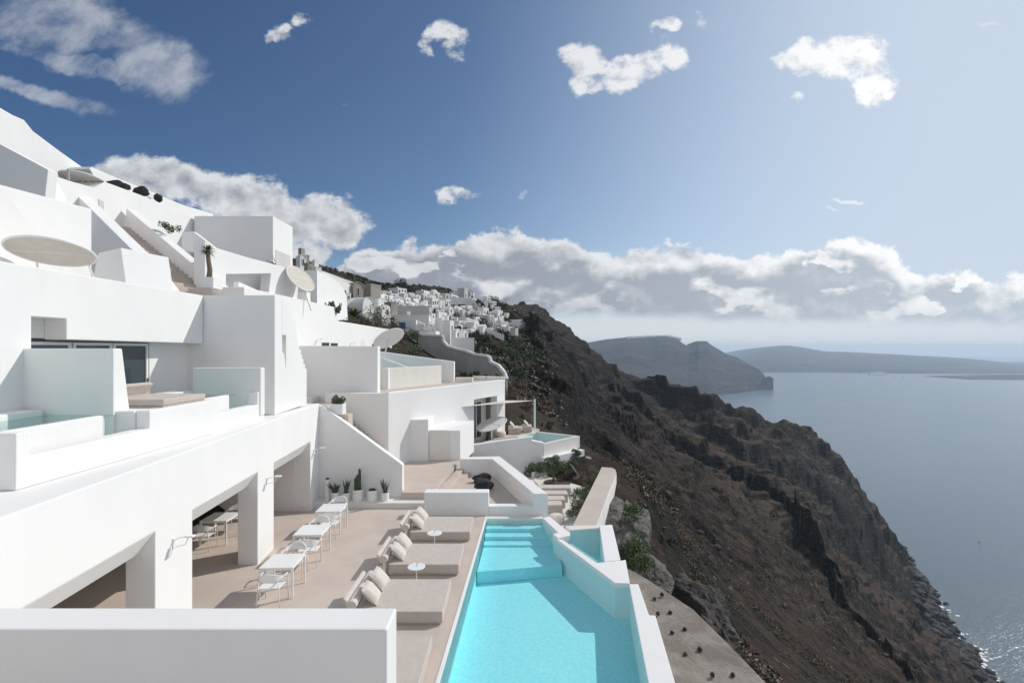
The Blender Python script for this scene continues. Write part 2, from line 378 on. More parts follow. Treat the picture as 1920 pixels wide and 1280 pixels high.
def warp(x, y): return np.stack([x/(y+K0)*1.6, np.log(y+K0)], -1)
Aw = warp(CP[:, 0], CP[:, 1]); bz = CP[:, 2]/(CP[:, 1]+K0)
def phi(r2): return np.where(r2 > 1e-12, .5*r2*np.log(np.maximum(r2, 1e-12)), 0)
D2 = ((Aw[:, None]-Aw[None])**2).sum(-1); n_ = len(Aw)
Amat = np.zeros((n_+3, n_+3)); Amat[:n_, :n_] = phi(D2)+np.eye(n_)*4e-4
Amat[:n_, n_] = 1; Amat[:n_, n_+1:] = Aw; Amat[n_, :n_] = 1; Amat[n_+1:, :n_] = Aw.T
wt = np.linalg.solve(Amat, np.concatenate([bz, [0, 0, 0]]))
def base_h(x, y):
    x = np.asarray(x, float); y = np.asarray(y, float); sh = x.shape; x = x.ravel(); y = y.ravel(); o = np.empty_like(x)
    for i in range(0, len(x), 40000):
        q = warp(x[i:i+40000], y[i:i+40000]); r2 = ((q[:, None]-Aw[None])**2).sum(-1)
        o[i:i+40000] = (phi(r2) @ wt[:n_]+wt[n_]+q @ wt[n_+1:])*(y[i:i+40000]+K0)
    return o.reshape(sh)
def sst(a, b, x): t = np.clip((x-a)/(b-a), 0, 1); return t*t*(3-2*t)
def segd(x, y, pts):
    best = np.full(x.shape, 1e9); side = np.zeros(x.shape)
    for (ax, ay), (bx, by) in zip(pts[:-1], pts[1:]):
        vx, vy = bx-ax, by-ay; t = np.clip(((x-ax)*vx+(y-ay)*vy)/(vx*vx+vy*vy), 0, 1)
        d = np.hypot(x-ax-t*vx, y-ay-t*vy); sg = np.sign((x-ax)*vy-(y-ay)*vx); m_ = d < best
        best = np.where(m_, d, best); side = np.where(m_, sg, side)
    return best, side
_ty = np.exp(np.linspace(math.log(K0+16), math.log(K0+600), 700))-K0
def base_hit(px, py):
    xs = (px-960)/F*_ty; zr = ZC-(py-EYE)/F*_ty; zt = base_h(xs, _ty); ok = zt >= zr; k_ = int(np.argmax(ok)); return (xs[k_], _ty[k_]) if ok.any() and _ty[k_] > 18 else None
# rims of hard lava: the ground stands up behind each line and drops sharply in front of it (photo feet, height m, reach m)
RIMS = [([(1320, 868), (1365, 900), (1400, 922), (1445, 955), (1490, 985), (1545, 990), (1600, 996), (1660, 1022), (1715, 1050)], 15, 55),
        ([(1110, 690), (1150, 740), (1185, 790), (1235, 835), (1290, 872)], 12, 45),
        ([(1290, 790), (1350, 835), (1400, 872), (1470, 905), (1560, 968), (1620, 1020)], 11, 34),
        ([(1180, 728), (1260, 765), (1330, 800), (1400, 822), (1480, 862), (1550, 905)], 8, 26),
        ([(1010, 668), (1040, 700), (1062, 735), (1075, 775)], 9, 26), ([(1120, 835), (1165, 870), (1215, 905), (1262, 940)], 2.6, 9),
        ([(1190, 905), (1230, 950), (1262, 1010), (1290, 1075)], 1.7, 5), ([(960, 640), (990, 660), (1000, 690)], 7, 20)]
RIMW = [([q for q in (base_hit(*p) for p in L) if q], a, l) for L, a, l in RIMS]
RIMW = [r for r in RIMW if len(r[0]) > 1]
def hgt(x, y):
    z = base_h(x, y)
    jx = fbm(x, y, 22, 5, .6, s=80); jy = fbm(x, y, 22, 5, .6, s=90)
    for L, a, l in RIMW:
        k_ = l*.55; X_, Y_ = x+jx*k_, y+jy*k_
        bx0, bx1 = min(p[0] for p in L)-3*l, max(p[0] for p in L)+3*l; by0, by1 = min(p[1] for p in L)-3*l, max(p[1] for p in L)+3*l
        m_ = (x > bx0) & (x < bx1) & (y > by0) & (y < by1)
        if not m_.any(): continue
        d, sg = segd(X_[m_], Y_[m_], L); mx_, my_ = L[len(L)//2]
        _, s0 = segd(np.array([mx_-2.0]), np.array([my_+10.0]), L); sd = d*sg*s0[0]
        ends = np.minimum(np.hypot(X_[m_]-L[0][0], Y_[m_]-L[0][1]), np.hypot(X_[m_]-L[-1][0], Y_[m_]-L[-1][1]))
        add = a*sst(-l*.09, l*.07, sd)*np.exp(-(np.maximum(sd, 0)/l)**2)*sst(0, l*.5, ends)
        z[m_] += add
    # craggy everywhere on the sea side, calm under the hotel and gardens
    wild = sst(3.5, 7.5, x-0.02*y)*1.0
    wild = np.maximum(wild, sst(60, 110, y)*sst(-6, 12, x-0.0*y))
    wild = wild*(1-.72*np.exp(-((x-22)/48)**2-((y-372)/62)**2))
    cal = np.maximum(wild, 0.05+0.15*sst(45, 120, y))
    far = np.clip((y+30)/200, .25, 1.15)
    wx_ = x+fbm(x, y, 40, 3, s=50)*26; wy_ = y+fbm(x, y, 40, 3, s=60)*26
    # gullies run down the slope (roughly along +x), so stretch the ridges that way
    g = fbm(wx_*.33+wy_*.12, wy_-wx_*.30, 52, 5, .5, s=3, ridge=True)
    z = z+(g-.22)*16*far*wild*sst(35, 130, y)
    z = z+fbm(wx_, wy_, 24, 7, .56, s=9, ridge=True)*8.5*far*cal-1.9*far*cal
    z = z+(fbm(wx_, wy_, 9, 6, .62, s=15, ridge=True)-.2)*3.4*np.clip(far, .3, 1)*wild*sst(25, 80, y)
    z = z+fbm(x, y, 5, 5, .58, s=21)*1.5*cal*np.clip(far*1.5, .4, 1.2)
    # benches of hard lava: stepped strata
    st = z+fbm(x, y, 60, 4, s=33)*34-x*.22
    per = 13.0; q = st/per; fr = q-np.floor(q); step = (sst(.30, .55, fr)-fr)*per
    am = sst(-.05, .2, fbm(x, y, 70, 2, s=71)+.08)*wild*sst(70, 190, y)
    z = z+step*am*.38
    st2 = z+fbm(x, y, 25, 3, s=35)*8; q = st2/3.7; fr = q-np.floor(q); z = z+(sst(.25, .6, fr)-fr)*3.7*am*.6
    # keep the crest from growing lumps over the photographed outline and the shore from drowning
    return z
t_ = np.arange(math.log(K0+1.0), math.log(K0+640), .0044)
s_ = np.concatenate([np.arange(-2.2, -.62, .03), np.arange(-.62, 1.16, .0026), np.arange(1.16, 2.4, .03)])
yy_ = np.exp(t_)-K0; X = s_[None]*(yy_[:, None]+K0); Yg = np.repeat(yy_[:, None], len(s_), 1)
Z = hgt(X, Yg)
Z = np.clip(Z, SEA-40, 100)
def grid_mesh(name, X, Y, Z, mat, **kw):
    nr, nc = X.shape; co = np.stack([X, Y, Z], -1).reshape(-1, 3).astype(np.float32)
    i = np.arange(nr*nc).reshape(nr, nc); q = np.stack([i[:-1, :-1], i[:-1, 1:], i[1:, 1:], i[1:, :-1]], -1).reshape(-1)
    me = bpy.data.meshes.new(name); me.vertices.add(nr*nc); me.vertices.foreach_set('co', co.ravel())
    nf = len(q)//4; me.loops.add(nf*4); me.loops.foreach_set('vertex_index', q.astype(np.int32)); me.polygons.add(nf)
    me.polygons.foreach_set('loop_start', np.arange(0, nf*4, 4, dtype=np.int32))
    try: me.polygons.foreach_set('loop_total', np.full(nf, 4, dtype=np.int32))
    except Exception: pass
    me.update(calc_edges=True)
    me.polygons.foreach_set('use_smooth', np.ones(nf, bool)); me.materials.append(mat)
    o = bpy.data.objects.new(name, me); COL.objects.link(o); return tag(o, **kw)
def terrain_mat():
    m_, t, b = principled('volcanic_slope', (.07, .055, .045), .95, Specular_IOR_Level=.15); p = geo(t)
    g = t.n.new('ShaderNodeNewGeometry'); nz = t.sep(g.outputs['Normal'])[2]; x, y, z = t.sep(p)
    n1 = t.noise(p, .028, 5, .6, .5); n2 = t.noise(p, .22, 8, .66, .4); n3 = t.noise(p, 1.9, 7, .68, .3); n4 = t.noise(t.vmul(p, (1, 1, 6)), .14, 7, .66, 1.0)
    soil = t.mixc(t.ss(n2, .38, .62), (.032, .0235, .019), (.072, .050, .038))
    soil = t.mixc(t.ss(n1, .46, .60, 0, .7), soil, (.088, .061, .045))
    soil = t.mixc(t.ss(n3, .50, .66, 0, .55), soil, (.105, .088, .073))
    rock = t.mixc(t.ss(n4, .42, .60), (.009, .0085, .008), (.040, .033, .029))
    rock = t.mixc(t.ss(n3, .55, .72, 0, .5), rock, (.095, .084, .075))
    steep = t.ss(t.add(nz, t.mul(t.sub(n2, .5), .45)), .86, .66)
    c_ = t.mixc(steep, soil, rock)
    st = t.voro(p, 1.1, out='Color'); sx, sy, sz = t.sep(st); dist = t.voro(p, 1.1)
    stone = t.mul(t.ss(sx, .90, .93), t.ss(dist, .34, .22)); c_ = t.mixc(t.mul(stone, .8), c_, (.24, .22, .20))
    st = t.voro(p, .33, out='Color'); sx, sy, sz = t.sep(st); dist = t.voro(p, .33)
    stone = t.mul(t.ss(sx, .93, .95), t.ss(dist, .30, .18)); c_ = t.mixc(t.mul(stone, .55), c_, (.20, .185, .17))
    veg = t.mul(t.ss(t.noise(p, .5, 5, .6), .52, .62), t.ss(n1, .50, .40)); c_ = t.mixc(t.mul(veg, .55), c_, (.075, .065, .032))
    green = t.mul(t.ss(t.add(x, t.mul(n2, 30)), 40, -6), t.ss(t.noise(p, .14, 6, .7), .44, .56)); c_ = t.mixc(t.mul(green, .7), c_, (.045, .050, .022))
    blk = t.mul(t.mul(t.ss(z, -50, -12), t.ss(t.sub(x, t.mul(y, .02)), -6, 4)), t.mul(t.ss(y, 50, 90), t.ss(n2, .70, .45)))
    c_ = t.mixc(t.mul(blk, .85), c_, t.mixc(t.ss(n3, .52, .68), (.010, .0095, .0095), (.085, .08, .078)))
    # wet black boulders on the shore
    c_ = t.mixc(t.ss(t.add(z, t.mul(n2, 14)), SEA+16, SEA+9), c_, (.016, .016, .017))
    t.l.new(c_, b.inputs['Base Color'])
    h = t.add(t.mul(n2, 1.0), t.add(t.mul(n3, .28), t.mul(t.noise(p, 9, 4, .65), .05)))
    bumpn(t, b, h, 1.0, 2.2); return m_
M['terrain'] = terrain_mat()
grid_mesh('cliff_hillside', X, Yg, Z, M['terrain'], kind='structure')
# a coarse view grid lets later objects be stood on the ground seen at a photo point
_tt = np.exp(np.linspace(math.log(K0+14), math.log(K0+600), 1500))-K0
def hit(px, py, ymin=16.0):
    ys = _tt[_tt > ymin]; xs = (px-960)/F*ys; zr = ZC-(py-EYE)/F*ys; zt = hgt(xs, ys)
    k_ = np.argmax(zt >= zr)
    if zt[k_] < zr[k_]: return None
    return Vector((xs[k_], ys[k_], zt[k_]))
def ground(x, y): return float(hgt(np.array([x], float), np.array([y], float))[0])

# ------------------------------------------------------------------ sea
def sea_mat():
    m_, t, b = principled('sea_water', (.11, .15, .175), .12, IOR=1.33, Specular_IOR_Level=.5); p = geo(t)
    x, y, z = t.sep(p)
    r = t.m('SQRT', t.add(t.mul(x, x), t.mul(y, y)))
    pr = t.vec(t.add(t.mul(x, .90), t.mul(y, .43)), t.add(t.mul(x, -.43*2.2), t.mul(y, .9*2.2)), 0)
    n = t.add(t.add(t.mul(t.noise(pr, .06, 3, .55, .4), 1.0), t.mul(t.noise(pr, .25, 4, .6, .3), .55)), t.mul(t.noise(pr, .9, 3, .6), .22))
    calm = t.noise(t.vmul(p, (.6, 1.6, 1)), .0011, 4, .6, 1.5)
    st = t.mul(t.ss(r, 150, 4000, .38, .13), t.ss(calm, .38, .64, .55, 1.0))
    bn = t.n.new('ShaderNodeBump'); bn.inputs['Distance'].default_value = 1.5; t.l.new(st, bn.inputs['Strength']); t.l.new(n, bn.inputs['Height']); t.l.new(bn.outputs[0], b.inputs['Normal'])
    t.l.new(t.ss(r, 300, 4500, .20, .36), b.inputs['Roughness'])
    # foam on the boulder shore
    return m_
M['sea'] = sea_mat()
MB().raw([(-13000, -3000, SEA), (13000, -3000, SEA), (13000, 13000, SEA), (-13000, 13000, SEA)], [(0, 1, 2, 3)]).build('sea', M['sea'], kind='structure')

# ------------------------------------------------------------------ far caldera islands
def island_mat(name, a, b_, town=None):
    m_, t, b = principled(name, a, .95, Specular_IOR_Level=.1); p = geo(t)
    n = t.noise(t.vmul(p, (1, 1, 3.0)), .004, 7, .65, .6); n2 = t.noise(p, .03, 5, .6)
    c_ = t.mixc(t.ss(n, .4, .6), a, b_); c_ = t.mixc(t.ss(n2, .55, .7, 0, .4), c_, (.09, .085, .08))
    t.l.new(c_, b.inputs['Base Color']); bumpn(t, b, t.add(n, t.mul(n2, .2)), 1.0, 60); return m_
M['isle'] = island_mat('far_cliff', (.022, .022, .022), (.055, .048, .044))
def ridge(name, crest, water_y, depthback, mat=M['isle'], foot=None, steep=.55, amp=.05, ncol=420, nrow=60, seed=1):
    """crest: photo points with depth; the island falls to the water in front and behind as real relief"""
    cx = np.linspace(crest[0][0], crest[-1][0], ncol)
    py = np.interp(cx, [c_[0] for c_ in crest], [c_[1] for c_ in crest]); Yc = np.interp(cx, [c_[0] for c_ in crest], [c_[2] for c_ in crest])
    Yf = np.interp(cx, [c_[0] for c_ in water_y], [c_[1] for c_ in water_y])      # depth of the waterline in front
    xc = (cx-960)/F*Yc; zc = ZC-(py-EYE)/F*Yc; xf = (cx-960)/F*Yf
    tt = np.linspace(-1, 1, nrow)[:, None]
    a = np.clip(tt+1, 0, 1); bq = np.clip(tt, 0, 1)
    X_ = xf[None]*(1-a)+xc[None]*a+0*tt; Y_ = Yf[None]*(1-a)+Yc[None]*a+bq*depthback
    prof = np.where(tt <= 0, a**steep, 1-bq**1.6)
    H = (zc[None]-SEA)
    nn = fbm(X_, Y_, 700, 7, .55, s=seed, ridge=True)
    Z_ = SEA-6+(H+6)*np.clip(prof+nn*amp*4*(a*(1-a)*4+.15*bq), 0, 1.02)
    return grid_mesh(name, X_, Y_, Z_, mat, kind='structure')
ridge('headland_hills', [(960,640,3300),(1060,645,3300),(1108,641,3300),(1135,636,3300),(1175,632,3300),(1210,630,3300),(1250,629,3250),(1270,634,3200),(1276,640,3150),(1290,649,3100),(1304,645,3000),(1309,639,3000),(1326,639,3000),(1332,645,3000),(1344,652,2950),(1364,664,2850),(1382,669,2750),(1400,680,2650),(1414,687,2560),(1424,693,2500),(1431,700,2470),(1436,708,2440)],
      [(960,1750),(1108,1800),(1270,1960),(1380,2200),(1434,2420)], 900, steep=.60, amp=.06, seed=5)
ridge('sea_stack', [(1432,710,2400),(1438,706,2400),(1444,705,2400),(1450,709,2400)], [(1432,2395),(1450,2395)], 40, ncol=30, nrow=20, seed=8, amp=.08)
ridge('far_island', [(1350,690,6500),(1378,668,6500),(1400,663,6500),(1440,651,6500),(1475,647,6500),(1500,650,6500),(1545,658,6300),(1600,660,6000),(1680,664,6000),(1780,669,6000),(1850,675,6000),(1910,682,6000),(2200,684,6000),(2600,690,6000),(3000,697,6000)],
      [(1350,4200),(1500,4250),(1700,4000),(1900,3900),(3000,3900)], 2500, steep=.45, amp=.05, seed=12)
ridge('low_lava_island', [(1816,708.5,3250),(1840,706,3300),(1870,704,3300),(1900,703,3300),(2000,702,3300),(2200,704,3300),(2400,710,3300)], [(1816,3200),(1900,3150),(2400,3150)], 500, steep=.7, amp=.05, ncol=160, nrow=24, seed=14)

# ------------------------------------------------------------------ haze: the air between here and the far islands
hm = bpy.data.materials.new('haze_air'); hm.use_nodes = True; ht = hm.node_tree; ht.nodes.clear()
ho = ht.nodes.new('ShaderNodeOutputMaterial'); hv = ht.nodes.new('ShaderNodeVolumePrincipled')
hv.inputs['Color'].default_value = (.70, .85, 1.0, 1); hv.inputs['Density'].default_value = 1.25e-4; hv.inputs['Anisotropy'].default_value = 0.25
ht.links.new(hv.outputs[0], ho.inputs['Volume'])
MB().box(-13500, 13500, -3500, 13500, SEA-60, 106).build('haze', hm, kind='stuff')
# ------------------------------------------------------------------ hotel walls. Plan: x right, y away from the camera, terrace floor z = 0
BV = .022
def wall(name, label, pts, vec, mat='white', cat='wall', group=None, bevel=BV, **k_):
    return MB().prism(pts, vec).build(name, M[mat] if isinstance(mat, str) else mat, label=label, cat=cat, group=group, bevel=bevel, **k_)
def wslab(name, label, plan, z0, z1, mat='white', cat='wall', group=None, bevel=BV, kind=None):
    return MB().slab(plan, z0, z1).build(name, M[mat], label=label, cat=cat, group=group, bevel=bevel, kind=kind)
def fac(y): return -5.86-.088*y          # plan line of the arcade front
def W2x(y): return -7.30-.012*y          # plan line of the upper balcony front
# floors
pool_plan = [(G(828, 1280, 0)-Vector((.05, 0, 0))).to_2d(), G(912.5, 972.5, 0).to_2d()]
def pool_left(y): a, b = G(846.5, 1200, 0), G(912.1, 973.4, 0); return a.x+(b.x-a.x)*(y-a.y)/(b.y-a.y)
# terrace floor, left of the pool
MB().slab([(-16, 2.0), (pool_left(2.0)-.07, 2.0), (pool_left(17.2)-.07, 17.2), (pool_left(17.2)-.07, 17.45), (-3.1, 17.45), (-3.1, 18.4), (-16, 18.4)], -.6, 0).build('terrace_floor', M['floor'], kind='structure')
# arcade
arc = thing('arcade_building', 'long white arcade wall with deep splayed openings beside the dining terrace', 'building', (fac(10), 10, 0))
y0, y1, ztop = -1.0, 18.85, 3.85
OPEN = [(1.6, 4.7), (5.85, 9.02), (10.24, 13.39), (14.5, 17.83)]
def fp(y, z): return (fac(y), y, z)
prof = [fp(y0, ztop), fp(y0, -.3)]
for a, b in OPEN: prof += [fp(a, -.3), fp(a, 2.56), fp(b, 2.56), fp(b, -.3)]
prof += [fp(y1, -.3), fp(y1, ztop)]
MB().prism(prof, (-.56, 0, 0)).build('arcade_wall', M['white'], arc, bevel=BV)
for a, b in OPEN:
    # splayed lintel
    L = [(0, 2.563), (-.30, 2.15), (-.56, 2.15), (-.56, 2.563)]
    MB().prism([(fac(a+.001)+dx_, a+.001, z) for dx_, z in L], (fac(b)-fac(a), b-a-.002, 0)).build('lintel', M['white'], arc)
MB().box(-16.2, -13.5, -1, 19.4, 0, 3.4).build('back_wall', M['white'], arc)
MB().slab([(-16.3, -1), (fac(-1)-.56, -1), (fac(19.3)-.56, 19.3), (-16.3, 19.3)], 2.9, 3.80).build('roof_slab', M['white'], arc)
MB().slab([(fac(17.83)-.559, 17.8), (fac(17.83)-.559, 18.85), (-13.4, 18.85), (-13.4, 17.83), (-8.78, 17.83)], 0, 2.89).build('end_wall', M['white'], arc)
MB().box(-13.3, -11.2, 10.9, 11.2, 0, 2.89).build('partition', M['white'], arc)
wslab('roof_terrace', 'strip', [(-9.0, -1), (fac(-1)-.5, -1), (fac(18.8)-.5, 18.8), (-9.0, 18.8)], 3.79, 3.846, 'white', kind='structure', bevel=0)
# wall lamps on the arcade
def wall_lamp(px, py, a, b, label, s=1.0):
    p = VP(px, py, a, b); t = thing('wall_lamp', label, 'lamp', p, 0, 'white bracket lamps on the white walls')
    MB().box(0, .03*s, -.04*s, .04*s, -.10*s, .10*s).build('back_plate', M['metal'], t, world=False, bevel=.004)
    MB().tube([(.02, 0, .06*s), (.16*s, 0, .11*s), (.30*s, 0, .12*s)], .012*s, 6).build('arm', M['metal'], t, world=False)
    MB().tube([(.30*s, 0, .12*s), (.24*s, 0, -.03*s), (.05*s, 0, -.08*s)], .010*s, 6).build('stay', M['metal'], t, world=False)
    MB().box(.24*s, .42*s, -.05*s, .05*s, .115*s, .15*s).build('lamp_head', M['metal'], t, world=False, bevel=.006)
A_, B_ = (fac(0), 0), (fac(20), 20)
wall_lamp(325, 1017, A_, B_, 'white bracket lamp on the arcade pillar nearest the camera')
wall_lamp(500, 901, A_, B_, 'white bracket lamp on the middle arcade pillar')
wall_lamp(588, 846, A_, B_, 'white bracket lamp on the far end of the arcade by the stair wall')
# near parapet
wslab('parapet_wall', 'thick pale parapet across the foreground, its camera side in shade', [(-6.35, 4.24), (-1.095, 4.24), (-1.095, 4.60), (-6.4, 4.60)], -.5, 3.5, bevel=.02)

wslab('near_terrace_floor', 'n', [(-12, -9), (2.5, -9), (2.5, 4.23), (-12, 4.23)], 2.2, 2.5, 'floor', kind='structure', bevel=0)
# ------------------------------------------------------------------ upper balcony with plunge pools
def wx(y, off=0): return W2x(y)-off
bal = thing('balcony_wall', 'white stepped balcony wall with overflow troughs above the arcade', 'wall', (W2x(11), 11, 3.85))
pr = [(7.2, 3.85), (14.6, 3.85), (14.6, 4.70), (14.2, 4.70), (14.2, 4.33), (12.25, 4.33), (12.25, 4.70), (9.9, 4.70), (9.9, 4.33), (7.41, 4.33), (7.41, 4.70), (7.2, 4.70)]
MB().prism([(wx(y), y, z) for y, z in pr], (-.28, 0, 0)).build('outer_wall', M['white'], bal, bevel=BV)
MB().box(-12.0, wx(7.2)-.28, 7.2, 7.41, 3.85, 4.70).build('end_wall', M['white'], bal, bevel=BV)
for a, b in ((7.41, 9.25), (12.25, 13.45)):
    MB().prism([(wx(a, .40), a, 3.85), (wx(b, .40), b, 3.85), (wx(b, .40), b, 4.3), (wx(b, .40), b-.0, 4.69), (wx(a, .40), a, 4.69)], (-.14, 0, 0)).build('pool_wall', M['white'], bal, bevel=BV)
    MB().prism([(wx(b, .40), b, 4.0), (wx(b, .62), b+.28, 4.0), (wx(b, .62), b+.28, 4.55), (wx(b, .40), b, 4.69)], (-.16, .0, 0)).build('splayed_end', M['white'], bal)
MB().box(-9.30, wx(9.9)-.28, 9.86, 12.25, 3.85, 4.695).build('sunbed_deck', M['white'], bal, bevel=BV)
MB().box(-9.9, -9.42, 7.41, 9.72, 3.85, 4.74).build('side_wall', M['white'], bal, bevel=BV)
MB().box(-9.9, -9.42, 12.25, 14.25, 3.85, 4.74).build('side_wall', M['white'], bal, bevel=BV)
def water_mat(name, tint, ior=1.33, scale=3.0, strength=.25):
    m_ = bpy.data.materials.new(name); m_.use_nodes = True; t = NT(m_.node_tree); t.n.clear()
    o = t.n.new('ShaderNodeOutputMaterial'); mixs = t.n.new('ShaderNodeMixShader'); tr = t.n.new('ShaderNodeBsdfTransparent'); gl = t.n.new('ShaderNodeBsdfGlossy')
    tr.inputs[0].default_value = (*tint, 1); gl.inputs['Roughness'].default_value = .02
    p = geo(t); h = t.add(t.noise(p, scale, 3, .5, .6), t.mul(t.noise(p, scale*3.2, 2, .5, .5), .35))
    bn = t.n.new('ShaderNodeBump'); bn.inputs['Strength'].default_value = strength; bn.inputs['Distance'].default_value = .05
    t.l.new(h, bn.inputs['Height']); t.l.new(bn.outputs[0], gl.inputs['Normal'])
    gi = t.n.new('ShaderNodeNewGeometry').outputs['Incoming']; vd = t.n.new('ShaderNodeVectorMath'); vd.operation = 'DOT_PRODUCT'; t.l.new(gi, vd.inputs[0]); t.l.new(bn.outputs[0], vd.inputs[1])
    fz = t.m('MULTIPLY_ADD', t.m('POWER', t.sub(1.0, t.m('ABSOLUTE', vd.outputs['Value'])), 5.0), .98, .02)
    t.l.new(fz, mixs.inputs[0]); t.l.new(tr.outputs[0], mixs.inputs[1]); t.l.new(gl.outputs[0], mixs.inputs[2]); t.l.new(mixs.outputs[0], o.inputs['Surface'])
    return m_
M['water'] = water_mat('pool_water', (.80, .975, .98))
M['water2'] = water_mat('plunge_water', (.72, .93, .91), strength=.4, scale=5)
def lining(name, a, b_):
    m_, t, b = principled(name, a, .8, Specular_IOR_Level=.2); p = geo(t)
    # ripple light from the water, painted into the lining colour as fine mottling
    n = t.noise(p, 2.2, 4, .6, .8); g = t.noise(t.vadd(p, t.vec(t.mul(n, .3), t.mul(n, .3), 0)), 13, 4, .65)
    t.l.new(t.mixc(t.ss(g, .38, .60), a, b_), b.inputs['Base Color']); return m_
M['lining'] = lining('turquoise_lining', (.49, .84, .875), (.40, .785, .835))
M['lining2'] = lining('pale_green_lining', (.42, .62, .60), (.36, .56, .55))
tw = [('plunge_pool_water', 7.41, 9.84, 'near plunge pool water on the upper balcony'), ('plunge_pool_water', 12.25, 14.25, 'far plunge pool water on the upper balcony')]
for nm, a, b, lb in tw:
    MB().raw([(-9.42, a, 4.63), (wx(a, .54), a, 4.63), (wx(b-.5, .54), b-.02, 4.63), (-9.42, b-.02, 4.63)], [(0, 1, 2, 3)]).up().build('plunge_pool_water', M['water2'], kind='structure')
    MB().raw([(-9.42, a, 4.05), (wx(a, .54), a, 4.05), (wx(b, .54), b-.02, 4.05), (-9.42, b-.02, 4.05)], [(0, 1, 2, 3)]).up().build('pool_floor', M['lining2'], kind='structure')
# privacy walls
wall('privacy_wall', 'white privacy wall with a sloping sunlit end, beside the near plunge pool', [(-8.08, 9.8, 4.0), (-8.08, 10.22, 4.0), (-8.08, 10.22, 4.72), (-8.08, 10.03, 5.97), (-8.08, 9.8, 5.97)], (-2.4, 0, 0))
wall('privacy_wall', 'low pale privacy wall behind the far plunge pool of the upper balcony', [(-9.45, 14.3, 4.0), (-7.43, 14.3, 4.0), (-7.43, 14.3, 5.41), (-9.45, 14.3, 5.41)], (0, .25, 0))
def mattress(bm, x0, x1, y0, y1, z0, z1, r=.04, M_=None):
    bm.box(x0, x1, y0, y1, z0, z1, M_)
sb = thing('sunbed', 'flat beige sun mattress on the upper balcony between the two plunge pools', 'sunbed', (-8.2, 11.1, 4.695))
MB().box(-8.95, -7.50, 10.4, 11.8, 4.70, 4.735).build('base', M['bed'], sb, bevel=.01)
MB().box(-8.97, -7.48, 10.38, 11.82, 4.738, 4.88).build('mattress', M['bed'], sb, bevel=.035, seg=3)
MB().prism([(-8.99, 10.4, 4.75), (-8.99, 11.8, 4.75), (-8.72, 11.8, 5.12), (-8.72, 10.4, 5.12)], (-.12, 0, .05)).build('backrest', M['bed'], sb, bevel=.03)

# ------------------------------------------------------------------ upper facade with sliding doors
up = thing('room_facade', 'tall white room facade with sliding glass doors above the plunge pools', 'building', (-9.9, 10, 3.85))
pts = [(-9.9, y, z) for y, z in ((-2, 3.85), (9.97, 3.85), (9.97, 6.63), (10.75, 6.63), (10.75, 6.17), (15.5, 6.14), (15.5, 7.68), (-2, 7.62))]
MB().prism(pts, (-.5, 0, 0)).build('facade_wall', M['white'], up, bevel=BV)
MB().box(-20, -10.9, -2, 15.5, 3.8, 7.3).build('room_block', M['white'], up)
MB().box(-10.9, -10.401, 9.9, 15.4, 6.2, 7.3).build('ceiling', M['white'], up)
MB().box(-10.86, -10.42, 13.9, 15.6, 3.85, 6.19).build('side_panel', M['white'], up)
MB().slab([(-10.9, 7.4), (-9.3, 7.4), (-9.3, 15.5), (-10.9, 15.5)], 3.80, 3.93).build('balcony_floor', M['floor'], up)
def sliding_door(ya, yb, z0, z1, x, parent=None, handle=False):
    d = MB(); t = .07
    for bx in ((ya, ya+t, z0, z1), (yb-t, yb, z0, z1), (ya+t, yb-t, z1-t, z1), (ya+t, yb-t, z0, z0+t)): d.box(x-.05, x+.02, *bx)
    dd = d.build('glass_door', M['metal'], parent, bevel=.004)
    MB().box(x-.03, x-.015, ya+t, yb-t, z0+t, z1-t).build('pane', M['glass'], dd)
    if handle: MB().box(x+.022, x+.06, yb-.05, yb-.02, z0+.9, z0+1.2).build('handle', M['steel'], dd)
for i, (a, b) in enumerate(((10.0, 11.45), (11.5, 12.62), (12.66, 13.86))): sliding_door(a, b, 3.94, 6.12, -10.44, up, i == 2)
# tower
tow = thing('tower_block', 'tall plain white tower block, its broad face in blue-grey shade', 'building', (-8.8, 17, 3.4))
tp = [(515, 777), (515, 553.5), (525, 553.5), (525, 557), (529, 557), (529, 562), (533, 562), (533, 567), (537, 567), (537, 573), (541, 573), (541, 580), (546, 590), (551, 602), (556, 625), (561, 648),
      (561, 655), (564, 655), (564, 664), (566.5, 664), (566.5, 673), (569, 673), (569, 682), (572, 682), (572, 691), (575, 691), (575, 757)]
TA, TB = (-7.62, 15.5), (-7.62, 25.0)
slot = [(529, 628), (529, 661), (533, 662), (536.5, 694), (536.5, 628)]      # keyhole outline round the slot
MB().prism([VP(px, py, TA, TB) for px, py in tp[:2]+[(529, 553.5)]+slot+[(529.3, 627.6), (529.3, 562)]+tp[6:]], (-3.0, 0, 0)).build('tower_wall', M['white'], tow)
MB().box(-8.3, -7.87, 15.9, 17.3, 5.0, 6.8).build('slot_window', M['white'], tow)
